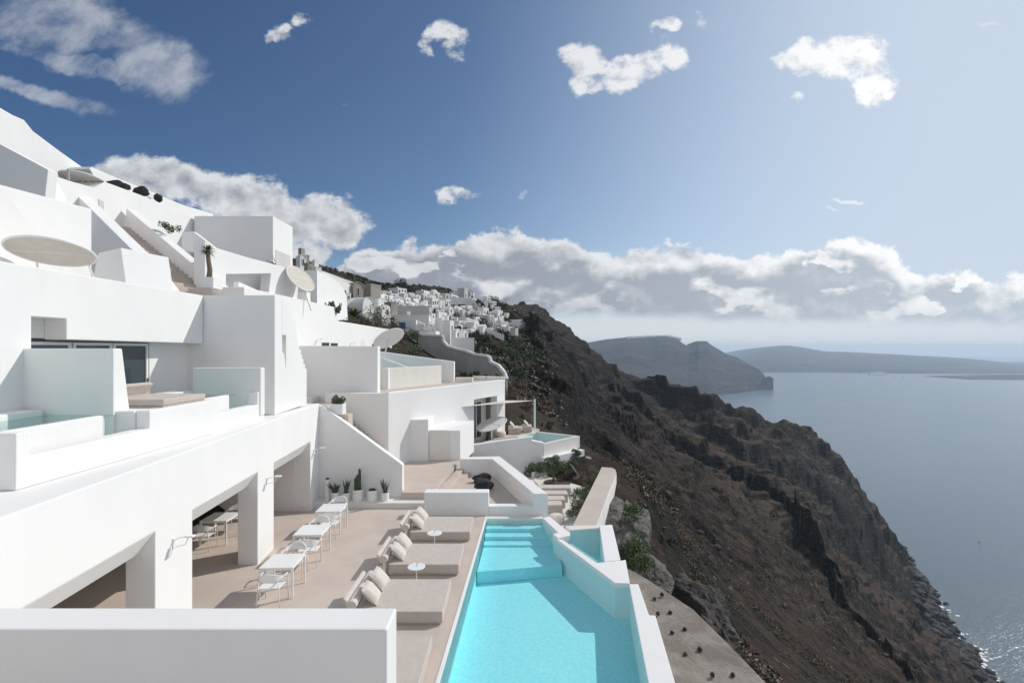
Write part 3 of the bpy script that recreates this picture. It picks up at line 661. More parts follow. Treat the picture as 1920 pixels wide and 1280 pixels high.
# long facade behind the tower
la = thing('long_facade', 'long white wing running back from the tower with small windows low down', 'building', (-8.3, 25, 3.4))
LA, LB = (-10.3, 16.0), (-10.3, 50.0)
lp = [(-10.3, y, z) for y, z in ((18.6, 3.2), (41.5, 3.2), (41.5, 7.64), (28.7, 7.64), (28.7, 8.42), (18.6, 8.35))]
MB().prism(lp, (-1.6, 0, 0)).build('wing_wall', M['white'], la, bevel=BV)
def inset_window(a_px, b_px, t_py, b_py, A, B, parent, name='window', mat='pane', off=.006, frame=True):
    q = [VP(x, y, A, B) for x, y in ((a_px, t_py), (b_px, t_py), (b_px, b_py), (a_px, b_py))]
    n = Vector((B[1]-A[1], -(B[0]-A[0]), 0)).normalized()
    fr = MB().prism([p+n*off for p in q], -n*.1).build(name, M['cream'], parent)
    c_ = sum(q, Vector())/4
    MB().prism([c_+(p-c_)*.86+n*(off+.004) for p in q], -n*.06).build('pane', M[mat], fr)
inset_window(602, 618, 641, 658, LA, LB, la); inset_window(619, 634, 642, 658, LA, LB, la)
inset_window(676, 684, 637, 652, LA, LB, la, 'door', 'cream'); inset_window(697, 704, 644, 656, LA, LB, la)
for px, py, lb in ((593, 639, 'small white bracket lamp low on the long wing, left of its windows'), (657, 645, 'small white bracket lamp on the long wing, right of its windows')):
    wall_lamp(px, py, LA, LB, lb, .9)
# big privacy wall in shade and the stairs below it
wall('privacy_wall', 'large white privacy wall in shade in front of the long wing', [(-10.28, 23.2, 3.3), (-6.45, 23.2, 3.3), (-6.45, 23.2, 6.10), (-10.28, 23.2, 6.13)], (0, .5, 0))
wslab('walkway_floor', 'w', [(-9.9, 18.9), (-7.3, 18.9), (-7.3, 19.15), (-8.0, 19.15), (-8.0, 22.4), (-6.4, 22.9), (-6.4, 23.19), (-10.29, 23.19), (-10.29, 18.9)], 3.2, 3.47, 'floor', kind='structure', bevel=0)
MB().box(-9.6, -9.2, 22.2, 23.15, 3.475, 3.75).build('stone_step', M['cream'], label='small pale block standing on the walkway beside the tower', cat='block', bevel=.01)
# diagonal stair wall
DY = 18.85
wall('stair_wall', 'white wall with a steep sloping top behind the row of potted plants',
     [(fac(18.7)-.3, DY, -.3), (-4.27, DY, -.3), (-4.27, DY, 1.46), (P(604, 761, DY)).to_tuple(), (-7.75, DY, 3.80)], (0, .30, 0))
st = MB(); n = 15
for i in range(n):
    x0 = -5.15-(i)*.215; z1 = .62+i*.203
    st.box(x0-.215 if i < n-1 else -8.1, x0, 19.16, 22.45, -.2+i*.05, z1)
st.build('staircase', M['floor'], label='beige flight of steps climbing left behind the sloping stair wall', cat='stairs', bevel=.006)
wall('retaining_wall', 'white retaining wall in shade behind the beige steps', [(-8.69, 22.5, 0), (-5.75, 22.5, 0), (-5.75, 22.5, 3.92), (-8.69, 22.5, 3.92)], (0, .35, 0))
# big angled facade
LA6, LB6 = (-5.745, 22.52), (-.46, 32.3)
dW = Vector((LB6[0]-LA6[0], LB6[1]-LA6[1], 0)); nW = Vector((dW.y, -dW.x, 0)).normalized(); uW = dW.normalized()
def onW(s, z, off=0): q = Vector((LA6[0], LA6[1], 0))+uW*s+nW*off; return (q.x, q.y, z)
LW = dW.length
w6 = thing('suite_facade', 'broad sunlit white facade set at an angle with one recessed glass door', 'building', (-3, 27, 0))
q0 = VP(889, 800, LA6, LB6); s0 = (Vector((q0.x-LA6[0], q0.y-LA6[1], 0))).length; q1 = VP(932, 800, LA6, LB6); s1 = (Vector((q1.x-LA6[0], q1.y-LA6[1], 0))).length
zt = (q0.z+q1.z)/2*0+2.95
MB().prism([onW(0, -1.6), onW(s0, -1.6), onW(s0, zt), onW(s1, zt), onW(s1, -1.6), onW(LW, -1.6), onW(LW, 3.92), onW(0, 3.92)], -nW*.5).build('facade_wall', M['white'], w6, bevel=BV)
MB().prism([onW(s0-.1, -1, -.9), onW(s1+.1, -1, -.9), onW(s1+.1, 3.2, -.9), onW(s0-.1, 3.2, -.9)], -nW*.2).build('recess_wall', M['cream'], w6)
MB().prism([onW(s0-.2, zt+.02, -.5), onW(s1+.2, zt+.02, -.5), onW(s1+.2, zt+.02, -.95), onW(s0-.2, zt+.02, -.95)], (0, 0, .1)).build('recess_head', M['white'], w6)
gd = MB()
sa, sb_ = s0+.9, s1-.5
for a, b, c_, d in ((sa, sa+.07, .35, 2.6), (sb_-.07, sb_, .35, 2.6), (sa, sb_, 2.6, 2.68), ((sa+sb_)/2-.04, (sa+sb_)/2+.04, .35, 2.6)):
    gd.prism([onW(a, c_, -.85), onW(b, c_, -.85), onW(b, d, -.85), onW(a, d, -.85)], -nW*.04)
gg = gd.build('glass_door', M['metal'], w6)
MB().prism([onW(sa+.07, .35, -.862), onW(sb_-.07, .35, -.862), onW(sb_-.07, 2.6, -.862), onW(sa+.07, 2.6, -.862)], -nW*.02).build('pane', M['glass'], gg)
MB().prism([onW(0.02, 3.7, -.45), onW(LW-.02, 3.7, -.45), onW(LW-.02, 3.7, -9), onW(0.02, 3.7, -9)], (0, 0, .12)).build('roof', M['floor'], w6)
MB().prism([onW(LW-.004, -1.6, -.5), onW(LW-.004, -1.6, -9), onW(LW-.004, 3.69, -9), onW(LW-.004, 3.69, -.5)], -uW*.3).build('end_wall', M['white'], w6)
# entrance blocks below
eb = thing('entrance_block', 'low white entrance block with a cream door on the upper landing', 'building', (-4, 24, .45))
MB().box(-5.70, -4.14, 23.9, 26.0, .3, 2.49).build('tall_block', M['white'], eb, bevel=BV)
MB().prism([(-4.139, 24.03, .3), (-2.57, 24.03, .3), (-2.57, 24.03, 1.93), (-4.139, 24.03, 1.96)], (.0, 3.2, 0)).build('low_block', M['white'], eb, bevel=BV)
MB().prism([(-2.566, 24.1, .2), (-2.15, 27.3, .2), (-2.15, 27.3, 1.95), (-2.566, 24.1, 1.93)], (-.3, 0, 0)).build('side_wall', M['white'], eb)
dr = MB().box(-4.09, -3.08, 24.005, 24.028, .47, 1.90).build('door', M['cream'], eb)
# small angled wall + shade below
# upper landing and steps down to the rock court
LD = [(-5.3, 19.15), (-4.27, 19.15), (-4.27, 18.62), (-3.08, 18.62), (-2.58, 24.2), (-5.3, 24.2)]
wslab('landing_floor', 'l', LD, -.3, .45, 'floor', kind='structure', bevel=.006)
for i, zz in enumerate((.30, .15)):
    o_ = .30*(i+1)
    MB().slab([(-3.08+o_-.3+.001, 18.6+.5*i), (-3.08+o_, 18.6+.5*i), (-2.58+o_, 23.0), (-2.58+o_-.3+.001, 23.0)], -.3, zz).build('stone_step', M['floor'], label=('upper' if i == 0 else 'lower')+' beige step between the landing and the rock court', cat='step', bevel=.006)
MB().slab([(-3.1, 17.75), (1.0, 17.75), (-.5, 23.1), (-2.5, 23.1)], -.6, 0).build('court_floor', M['floor'], kind='structure')
MB().slab([(-8.2, 18.13), (-3.17, 18.13), (-3.17, 18.61), (-4.28, 18.62), (-4.28, 18.84), (-8.2, 18.84)], -.3, .20).build('plant_ledge', M['cream'], label='low pale ledge under the row of potted plants', cat='ledge', bevel=.01)
# rock court walls
fw = thing('court_wall', 'low white wall in shade at the head of the main pool, stepping down to the right', 'wall', (-1, 17.5, 0))
MB().box(-3.17, -.84, 17.4, 17.85, -.4, .81).build('tall_part', M['white'], fw, bevel=BV)
MB().box(-.838, .79, 17.42, 17.74, -1.3, .31).build('low_part', M['white'], fw, bevel=BV)
pq = MB().slab([(-2.45, 22.9), (-.93, 22.9), (.79, 17.40), (1.29, 17.40), (-.60, 23.5), (-2.45, 23.35)], -1.4, .77)
pq.build('court_parapet', M['white'], label='white parapet with a broad flat top angling around the rock court', cat='wall', bevel=.015)

# ------------------------------------------------------------------ main pool
ctr = [(828-9, 1290), (912.3, 973.2), (1017, 970.5), (1047, 998), (1040.5, 1007.5), (1155, 1091), (1180, 1093.5), (1200, 1165), (1224, 1290)]
zW = -.06
pc = [G(px, py, zW) for px, py in ctr]
nearL = Vector((pool_left(6.0), 6.0, 0)); 
lft = [(pool_left(5.5), 5.5), (pool_left(17.02), 17.02)]
pool_poly = lft+[(p.x, p.y) for p in pc[2:-1]]+[(2.85, 8.0), (3.0, 5.5)]
pf = -.86
MB().raw([(x, y, pf) for x, y in pool_poly], [tuple(range(len(pool_poly)))]).up().build('pool_floor', M['lining'], kind='structure')
side = MB(); N_ = len(pool_poly)
for i in range(N_):
    a, b = pool_poly[i], pool_poly[(i+1) % N_]
    side.raw([(a[0], a[1], pf), (b[0], b[1], pf), (b[0], b[1], -.03), (a[0], a[1], -.03)], [(0, 1, 2, 3)])
side.build('pool_sides', M['lining'], kind='structure')
MB().raw([(x, y, zW) for x, y in pool_poly], [tuple(range(N_))]).up().build('pool_water', M['water'], kind='structure')
# white edge strip left of the water
MB().slab([(pool_left(5.5)-.068, 5.5), (pool_left(5.5), 5.5), (pool_left(17.02), 17.02), (pool_left(17.02)-.068, 17.02)], -.6, .012).build('pool_edge', M['white'], kind='structure')
MB().slab([(pool_left(17.02)-.07, 17.02), (pc[2].x, 17.02), (pc[2].x, 17.42), (pool_left(17.02)-.07, 17.42)], -.6, .006).build('pool_head', M['cream'], kind='structure')
# underwater steps at the head
for i, (yy0, zz) in enumerate(((16.62, -.20), (16.22, -.32), (15.82, -.44))):
    xa = pool_left(yy0)
    MB().box(xa+.02, 1.35, yy0, 17.0 if i == 0 else yy0+.399, pf+.01, zz).build('underwater_step', M['lining'], kind='structure', bevel=.01)
MB().slab([(pool_left(14.05)+.02, 14.05), (1.5, 14.5), (1.35, 15.81), (pool_left(15.81)+.02, 15.81)], pf+.01, -.50).build('underwater_bench', M['lining'], kind='structure')
# copings (photo outlines on the z = .06 plane)
def coping(name, label, pix, z=.03, down=1.6, mat='white', cat='coping', kind=None):
    q = [G(px, py, z) for px, py in pix]
    return MB().prism([(p.x, p.y, z-down) for p in q], (0, 0, down)).build(name, M[mat], label=label, cat=cat, bevel=.012, kind=kind)
coping('pool_coping', 'short white coping block at the far right corner of the main pool', [(1017, 970), (1031, 968), (1069, 999), (1069, 1003), (1046, 1008), (1041, 1004), (1036.5, 1000), (1047, 998)], .10)
coping('pool_coping', 'long white diagonal coping between the main pool and the triangular pool', [(1042, 1009), (1056, 1011.5), (1119, 1054.5), (1136, 1052.5), (1164, 1050), (1173, 1048.5), (1181, 1093), (1153, 1092)], .05)
coping('pool_coping', 'broad white coping along the sea side of the triangular pool', [(1124, 984), (1148, 983), (1163.5, 1049.3), (1136.5, 1051.7), (1133.5, 1052)], .055)
coping('pool_coping', 'white stepped coping along the right edge of the main pool, nearest the camera', [(1179.5, 1094), (1197, 1094), (1217, 1152), (1229, 1153), (1275, 1310), (1222, 1310)], .02)
# triangular plunge pool
tri = [(1069, 993), (1124, 989), (1133.5, 1052), (1120, 1053.5), (1069, 1019)]
tq = [G(px, py, zW) for px, py in tri]
MB().raw([(p.x, p.y, zW) for p in tq], [(0, 1, 2, 3, 4)]).up().build('triangle_pool_water', M['water'], kind='structure')
MB().raw([(p.x, p.y, -.9) for p in tq], [(0, 1, 2, 3, 4)]).up().build('triangle_pool_floor', M['lining'], kind='structure')
sd_ = MB()
for i in range(5):
    a, b = tq[i], tq[(i+1) % 5]; sd_.raw([(a.x, a.y, -.9), (b.x, b.y, -.9), (b.x, b.y, -.02), (a.x, a.y, -.02)], [(0, 1, 2, 3)])
sd_.build('triangle_pool_sides', M['lining'], kind='structure')
coping('pool_ledge', 'narrow beige ledge behind the triangular pool', [(1060, 985), (1124, 983.5), (1124, 989), (1069, 993), (1066, 991)], -.02, 1.4, 'cream', 'ledge')
# rough concrete shelf below the pool
rs = [G(px, py, -1.05) for px, py in ((1160, 1055), (1180, 1066), (1215, 1085), (1256, 1112), (1300, 1141), (1350, 1190), (1398, 1238), (1440, 1282), (1470, 1330), (1240, 1330))]
def rough_mat():
    m_, t, b = principled('rough_concrete', (.3, .27, .24), .95); p = geo(t)
    n = t.noise(p, 1.1, 8, .65, .5); n2 = t.noise(p, 9, 7, .7)
    c_ = t.mixc(t.ss(n, .36, .62), (.30, .265, .23), (.20, .17, .145)); c_ = t.mixc(t.ss(n2, .56, .7, 0, .6), c_, (.12, .10, .085))
    t.l.new(c_, b.inputs['Base Color']); bumpn(t, b, t.add(n, t.mul(n2, .4)), .9, .09); return m_
M['rough'] = rough_mat()
MB().prism([(p.x, p.y, -3.4) for p in rs], (0, 0, 2.35)).build('concrete_shelf', M['rough'], label='rough weathered concrete shelf between the pool and the cliff', cat='ledge', bevel=.04)

# ------------------------------------------------------------------ lower sun terrace on the right
T2 = -1.3
MB().slab([(1.31, 17.2), (2.35, 17.2), (5.2, 27.2), (5.2, 31.5), (-.5, 31.5), (-.4, 24.0)], -2.6, T2).build('lower_terrace', M['cream'], kind='structure')
wk = [(1128, 875), (1148, 876.5), (1154, 880), (1156, 887), (1149, 905), (1144, 914), (1118, 986), (1073, 986)]
q = [G(px, py, -.42) for px, py in wk]
rw = thing('garden_wall', 'thick low wall with a beige top and white sea side running from the triangular pool', 'wall', (3.6, 21, -1.3))
MB().prism([(p.x, p.y, -1.9) for p in q], (0, 0, 1.42)).build('wall_body', M['white'], rw, bevel=.03)
MB().prism([(p.x, p.y, -.478) for p in q], (0, 0, .06)).build('wall_top', M['floor'], rw, bevel=.02)
# upper right terrace (T3) walls
wall('retaining_wall', 'pale shaded retaining wall under the far private terrace', [P(px, py, 28.1) for px, py in ((884, 834), (998, 818.5), (998, 826), (1019, 830), (1019, 905), (884, 905))], (0, .4, 0))
MB().slab([(-2.4, 28.45), (1.25, 28.45), (1.25, 32.4), (1.95, 34.4), (.9, 36.0), (-.3, 36.5), (-.1, 32.5)], -1.2, .30).build('far_terrace_floor', M['floor'], kind='structure')
c0, c1 = G(1020, 832, .45), G(1087, 817, .45); c2 = G(1000, 808.5, .45)
e = (c1-c0); c3 = G(968, 818, .45); c2 = G(1003, 808, .45)
poolp = [c0, c1, c2, c3]; cen = sum(poolp, Vector())/4
fp_ = thing('infinity_pool', 'small raised white infinity pool with turquoise water on the far terrace', 'pool', (cen.x, cen.y, -1))
out_ = [(p.x, p.y) for p in poolp]; inn = [(cen.x+(p.x-cen.x)*.86, cen.y+(p.y-cen.y)*.86) for p in poolp]
mb = MB()
for i in range(4):
    j = (i+1) % 4; mb.slab([out_[i], out_[j], inn[j], inn[i]], -.28, .45)
mb.build('pool_wall', M['cream'], fp_)
MB().slab(inn, -.3, -.25).build('pool_base', M['lining'], fp_)
MB().raw([(x, y, .40) for x, y in inn], [(0, 1, 2, 3)]).up().build('water', M['water'], fp_)
d0, d1 = P(1023, 857, 27.8), G(1096, 843, -.29)
MB().slab([(d0.x, d0.y), (d1.x, d1.y), (d1.x-2.2, d1.y+2.6), (d0.x-2.2, d0.y+2.4)], -2.4, -.285).build('pool_plinth', M['white'], label='white plinth wall under the small raised infinity pool', cat='wall', bevel=BV)
wall('planter_wall', 'thin low planter wall behind the olive tree', [G(1000, 897, T2+.0), G(1096, 868, T2), (G(1096, 868, T2)+Vector((0, 0, .35))).to_tuple(), (G(1000, 897, T2)+Vector((0, 0, .35))).to_tuple()], (-.1, .12, 0), 'cream')
# pool suite behind the retaining wall (pool 4)
a4, b4 = P(720, 690, 25.9), P(828, 685, 30.4)
wall('pool_wall', 'cream-white front wall of a raised pool above the angled facade', [(a4.x, a4.y, 3.8), (b4.x, b4.y, 3.8), (b4.x, b4.y, b4.z), (a4.x, a4.y, a4.z)], (-.25, .13, 0), 'cream')
wall('pool_wall', 'narrow pale return wall at the left end of the raised pool', [(-6.95, 25.9, 3.8), (-6.62, 25.9, 3.8), (-6.62, 25.9, 4.95), (-6.95, 25.9, 4.95)], (0, .3, 0))
MB().raw([(a4.x-.2, a4.y+.2, 4.86), (b4.x-.25, b4.y+.1, 4.80), (b4.x-4.0, b4.y+.4, 4.80), (-8.28, a4.y+.2, 4.86)], [(0, 1, 2, 3)]).up().build('raised_pool_water', M['water2'], kind='structure')
MB().raw([(a4.x-.2, a4.y+.2, 4.2), (b4.x-.25, b4.y+.1, 4.2), (b4.x-4.0, b4.y+.4, 4.2), (-8.28, a4.y+.2, 4.2)], [(0, 1, 2, 3)]).up().build('raised_pool_floor', M['lining2'], kind='structure')
wall('privacy_wall', 'long low privacy wall sloping down to the right behind the raised pool', [P(712, 659, 31.2), P(851, 678, 31.2), P(851, 723, 31.2), P(712, 723, 31.2)], (0, .6, 0))
wall('privacy_wall', 'slim sloping wall crossing the raised pool', [P(712, 669, 28.3), P(776, 692.5, 28.3), P(776, 697, 28.3), P(712, 697, 28.3)], (0, .22, 0))
pl = thing('terrace_planter', 'pair of long pale stone planters on the roof edge of the angled facade', 'planter', (-1.5, 32, 3.9))
MB().prism([P(854, 708, 31.6), P(886, 708, 31.6), P(886, 718, 31.6), P(854, 720, 31.6)], (0, .6, 0)).build('seat_block', M['cream'], pl, bevel=.02)
MB().prism([P(886, 706, 33.5), P(947, 707, 33.5), P(947, 716, 33.5), P(886, 716, 33.5)], (0, 1.0, 0)).build('trough', M['cream'], pl, bevel=.02)

# ------------------------------------------------------------------ upper left: stairs, parapets and terraces climbing the hill
U3a, U3b = (-12.9, 6), (-13.3, 18.8)
wall('terrace_wall', 'long sunlit wall with a falling top behind the large tilted parasol', [VP(0, 346, (-12.9, 9), (-13.1, 18.2))+Vector((0, -6, 1.0)), VP(0, 346, (-12.9, 9), (-13.1, 18.2)), VP(172, 392, (-12.9, 9), (-13.1, 15.5)), (VP(172, 392, (-12.9, 9), (-13.1, 15.5))*1).xy.to_3d()+Vector((0, 0, 7.3)), (-12.8, 4, 7.3)], (-.5, 0, 0))
# stair frame: foot F0, head F1
F0_, F1_ = P(395, 545, 18.9), P(238, 418, 21.5); hq = Vector((F1_.x-F0_.x, F1_.y-F0_.y, 0)).normalized(); _p = Vector((-hq.y, hq.x, 0)); _p = _p if _p.y > 0 else -_p
S0, S1 = F0_-_p*1.5, F1_-_p*1.5
du_ = (S1-S0); hd = Vector((du_.x, du_.y, 0)).normalized(); pd = Vector((-hd.y, hd.x, 0))
if pd.y < 0: pd = -pd
ns = 20; run = Vector((du_.x, du_.y, 0)).length/ns; rise = du_.z/ns
hs = MB(); W_ = 1.5
for i in range(ns):
    a = Vector((S0.x, S0.y, 0))+hd*run*i; b = a+hd*(run if i < ns-1 else 1.5); z1 = S0.z+rise*(i+1)-.25
    hs.slab([a.xy, b.xy, (b+pd*W_).xy, (a+pd*W_).xy], z1-1.2, z1)
hs.build('hill_stairs', M['floor'], label='long beige outdoor staircase climbing left between two white sloping parapets', cat='stairs', bevel=.008)
def raked(name, label, off, th, px0, px1, up0=.95, up1=.95, under=2.2, ext0=0.0, ext1=0.0):
    a = Vector((S0.x, S0.y, S0.z))+pd*off-hd*ext0; b = Vector((S1.x, S1.y, S1.z))+pd*off+hd*ext1
    a.z -= rise/run*ext0; b.z += rise/run*ext1
    return MB().prism([(a.x, a.y, a.z-under), (b.x, b.y, a.z-under), (b.x, b.y, b.z+up1), (a.x, a.y, a.z+up0)], pd*th).build(name, M['white'], label=label, cat='wall', bevel=BV)
raked('stair_parapet', 'white sloping parapet on the near side of the long hill staircase', -.5, .5, 0, 0, .45, .90, 2.6, .1, -.3)
raked('stair_parapet', 'white sloping parapet on the far side of the long hill staircase', W_+.01, .42, 0, 0, .42, .62, 3.0, .8, .1)
# battered block beside the parasol
bb_ = [P(172, 530, 14.2), P(236, 534, 14.2), P(226, 464, 14.2), P(184, 474, 14.2)]
wall('battered_block', 'tapering white masonry block right of the large tilted parasol', bb_, (.35, 1.5, .0), cat='block')
wall('battered_block', 'plain white wedge between the tapering block and the hill stairs', [P(257, 535, 15.4), P(300, 541, 15.4), P(256, 483, 15.4)], (.1, .8, 0), cat='block')
# landing with the yucca
wslab('stone_landing', 'small beige landing block under the yucca planter at the foot of the hill stairs', [P(352, 541, 17.2).xy, P(399, 541, 17.2).xy, P(399, 541, 18.6).xy, P(352, 541, 18.6).xy], 7.3, P(380, 540, 17.2).z, 'floor', 'landing')
# long lit wall carrying the recess, right of the hill stairs
RA, RB = (-12.0, 18.9), (-10.6, 26.0)
rw9 = thing('recess_wall', 'white sloping wall with a wide shaded recess above the tower', 'wall', (-11.5, 22, 7))
mbw = MB().prism([VP(px, py, RA, RB) for px, py in ((384, 560), (384, 452), (400, 463), (470, 484), (548, 504), (562, 509), (556, 575), (501, 575), (508, 512.5), (424, 514), (424, 575))], (-.5, .1, 0)); mbw.build('wall_body', M['white'], rw9, bevel=BV)
MB().prism([VP(px, py, (RA[0]-.9, RA[1]), (RB[0]-.9, RB[1])) for px, py in ((410, 500), (520, 500), (520, 580), (410, 580))], (-.3, .1, 0)).build('recess_back', M['white'], rw9)
wall('terrace_wall', 'low white parapet left of the small parasol above the tower', [P(529, 549, 26), P(575, 546.5, 26), P(575, 580, 26), P(529, 580, 26)], (0, .5, 0))
wall('terrace_wall', 'small triangular lit wall inside the shaded recess above the tower', [VP(px, py, (-11.4, 18), (-10.3, 26)) for px, py in ((447, 528), (500, 551), (500, 570), (447, 570))], (-.2, 0, 0))
# large plain block
bk = thing('roof_block', 'large plain white box building on the crest above the hill stairs', 'building', (-15, 26, 8))
MB().box(P(364, 0, 26).x, -12.85, 26, 28.35, 7, P(0, 405, 26).z).build('block_wall', M['white'], bk, bevel=BV)
MB().box(-12.849, -12.835, 26.25, 28.0, 9.3, P(540, 473, 27).z).build('niche', M['village2'], bk)  # darker sheet on the flat wall, painting the shade of the niche
wall('terrace_wall', 'slim raked parapet in front of the large plain box building', [P(341, 435, 23.5), P(362, 433.5, 23.5), P(404, 466, 23.5), P(404, 480, 23.5), P(341, 470, 23.5)], (0, .3, 0))
# main hill wall U2 and the terraces to the left
UA, UB = (-17.5, 16.0), (-17.2, 26.6)
wall('hill_wall', 'very long white wall stepping down the hill above the staircase', [VP(px, py, UA, UB) for px, py in ((88, 325), (134, 340), (176, 352), (197, 341), (260, 364), (320, 388), (364, 403))]+[(-17.2, 26.6, 7.5), (-17.5, 18.0, 7.5), VP(88, 372, UA, UB)], (-1.5, 0, 0))
_vp = VP(80, 325, UA, UB)
wall('hill_wall', 'narrow pale end of the long hill wall beside the shaded recess', [P(75, 364, 18.0), P(75, 327, 18.0), P(84, 325, 18.0), P(89, 369, 18.0)], (-.1, .9, 0))
q = [VP(px, py, (UA[0]+.02, UA[1]), (UB[0]+.02, UB[1])) for px, py in ((184.5, 373), (195, 378), (195, 397), (187, 394))]
MB().prism(q, (-.1, 0, 0)).build('wall_slot_shade', M['village2'], label='small dark panel painting the shade of a slot in the long hill wall', cat='opening')  # flat dark panel stands in for the shade inside the slot
# top terraces
wall('top_wall', 'bright white wall rising to the top left corner against the sky', [VP(px, py, (-21.5, 17), (-20.5, 32)) for px, py in ((-60, 170), (0, 202), (24, 216), (45, 225), (62, 246), (110, 282), (169, 324), (172, 345), (106, 331), (0, 278), (-60, 250))], (-2.5, 0, 0))
wall('top_wall', 'long grey-shaded wall under the bright corner wall at the far left', [P(-120, 215, 17.6), P(0, 270, 17.6), P(90, 318, 17.6), P(84, 372, 17.6), P(0, 352, 17.6), P(-120, 330, 17.6)], (0, .4, 0))
wall('top_wall', 'white terrace parapet beyond the grey disc parasol on the crest', [VP(px, py, (-20.0, 20), (-20.5, 46)) for px, py in ((168, 317), (172, 313), (230, 338), (290, 362), (345, 385), (400, 401), (400, 420), (330, 405), (250, 375), (185, 345))], (-1.0, 0, 0))
wall('roof_terrace_wall', 'low white wall mass behind the foot of the long hill wall', [(-21, 17, 3), (-16, 17, 3), (-13.4, 17.2, 3), (-13.4, 17.2, 8.0), (-21, 17, 8.0)], (0, 1.0, 0))
for px, py, y_, s_r, lb in ((245, 352, 24, .55, 'row of black lava stones on the crest, largest lump'), (262, 358, 24.6, .50, 'black lava stone in the middle of the crest row'), (297, 372, 27, .42, 'lone squarish black lava stone at the right end of the crest row'), (215, 343, 23, .35, 'low black lava stone at the left end of the crest row')):
    pass
# ------------------------------------------------------------------ dining furniture
def make_table(label):
    t = thing('dining_table', label, 'table', (0, 0, 0), 0, 'white square dining tables')
    s = .405
    MB().box(-s, s, -s, s, .715, .745).build('table_top', M['metal'], t, world=False, bevel=.02, seg=3)
    MB().box(-s+.03, s-.03, -s+.03, s-.03, .67, .713).build('apron', M['metal'], t, world=False)
    for a in (-1, 1):
        for b in (-1, 1):
            MB().prism([(a*(s-.005), b*(s-.005), .714), (a*(s-.06), b*(s-.005), .714), (a*(s-.035), b*(s-.005), 0), (a*(s-.005), b*(s-.005), 0)], (0, -b*.035, 0)).build('leg', M['metal'], t, world=False, bevel=.004)
    return t
def arc_pts(r, a0, a1, n, z, cy=0): return [(r*math.sin(R(a0+(a1-a0)*i/(n-1))), cy+r*math.cos(R(a0+(a1-a0)*i/(n-1))), z) for i in range(n)]
def make_chair(label):
    t = thing('armchair', label, 'chair', (0, 0, 0), 0, 'white metal armchairs at the dining tables')
    MB().slab([(-.24, -.22), (.24, -.22), (.26, .22), (-.26, .22)], .43, .455).build('seat', M['metal'], t, world=False, bevel=.015)
    # rear (chair back) is on -y; curved band back and arms
    bk_ = MB(); n = 17
    o = [(.29*math.sin(R(a)), -.02-.27*math.cos(R(a))) for a in np.linspace(-78, 78, n)]
    i_ = [(.265*math.sin(R(a)), -.02-.245*math.cos(R(a))) for a in np.linspace(-78, 78, n)]
    vs = []; fs = []
    for k_ in range(n):
        f = abs(k_-(n-1)/2)/((n-1)/2); z0 = .60+.04*f**2; z1 = .80-.12*f**1.5
        vs += [(*o[k_], z0), (*o[k_], z1), (*i_[k_], z1), (*i_[k_], z0)]
    for k_ in range(n-1):
        for j in range(4): fs.append((k_*4+j, k_*4+(j+1) % 4, (k_+1)*4+(j+1) % 4, (k_+1)*4+j))
    fs += [(3, 2, 1, 0), ((n-1)*4, (n-1)*4+1, (n-1)*4+2, (n-1)*4+3)]
    bk_.raw(vs, fs).build('backrest', M['metal'], t, world=False, smooth=False)
    for a in (-1, 1):
        MB().tube([(a*.283, -.07, .655), (a*.285, .10, .655), (a*.27, .20, .64)], .014, 8).build('arm', M['metal'], t, world=False, smooth=True)
        MB().tube([(a*.27, .20, .65), (a*.262, .215, .43), (a*.27, .22, 0)], .0125, 8).build('leg', M['metal'], t, world=False, smooth=True)
        MB().tube([(a*.215, -.215, .62), (a*.24, -.225, .40), (a*.26, -.25, 0)], .0125, 8).build('leg', M['metal'], t, world=False, smooth=True)
    return t
T0 = None; C0 = None
def put_table(x, y, label, rz=0):
    global T0
    if T0 is None: T0 = make_table(label); o = T0
    else: o = copy_tree(T0)
    o.location = (x, y, 0); o.rotation_euler = (0, 0, R(rz)); o['label'] = label
def put_chair(x, y, rz, label):
    global C0
    if C0 is None: C0 = make_chair(label); o = C0
    else: o = copy_tree(C0)
    o.location = (x, y, 0); o.rotation_euler = (0, 0, R(rz)); o['label'] = label
put_table(-5.66, 11.95, 'white square dining table nearest the camera on the terrace', 3)
put_table(-5.78, 14.0, 'white square dining table in the middle of the terrace row', 3)
put_table(-5.95, 15.97, 'white square dining table farthest from the camera, close to the potted plants', 3)
put_table(-9.1, 15.1, 'white dining table inside the arcade seen through the opening', 2)
put_chair(-5.62, 11.36, 2, 'white armchair on the camera side of the nearest dining table')
put_chair(-5.72, 12.72, 184, 'white armchair on the far side of the nearest dining table')
put_chair(-5.62, 13.42, 6, 'white armchair on the camera side of the middle dining table')
put_chair(-5.88, 14.78, 183, 'white armchair on the far side of the middle dining table')
put_chair(-5.80, 15.42, 0, 'white armchair on the camera side of the farthest dining table')
put_chair(-6.02, 16.78, 182, 'white armchair behind the farthest dining table, just below the plant ledge')
put_chair(-9.2, 14.45, 4, 'white armchair in front of the table inside the arcade')
put_chair(-9.1, 15.95, 186, 'white armchair behind the table inside the arcade')

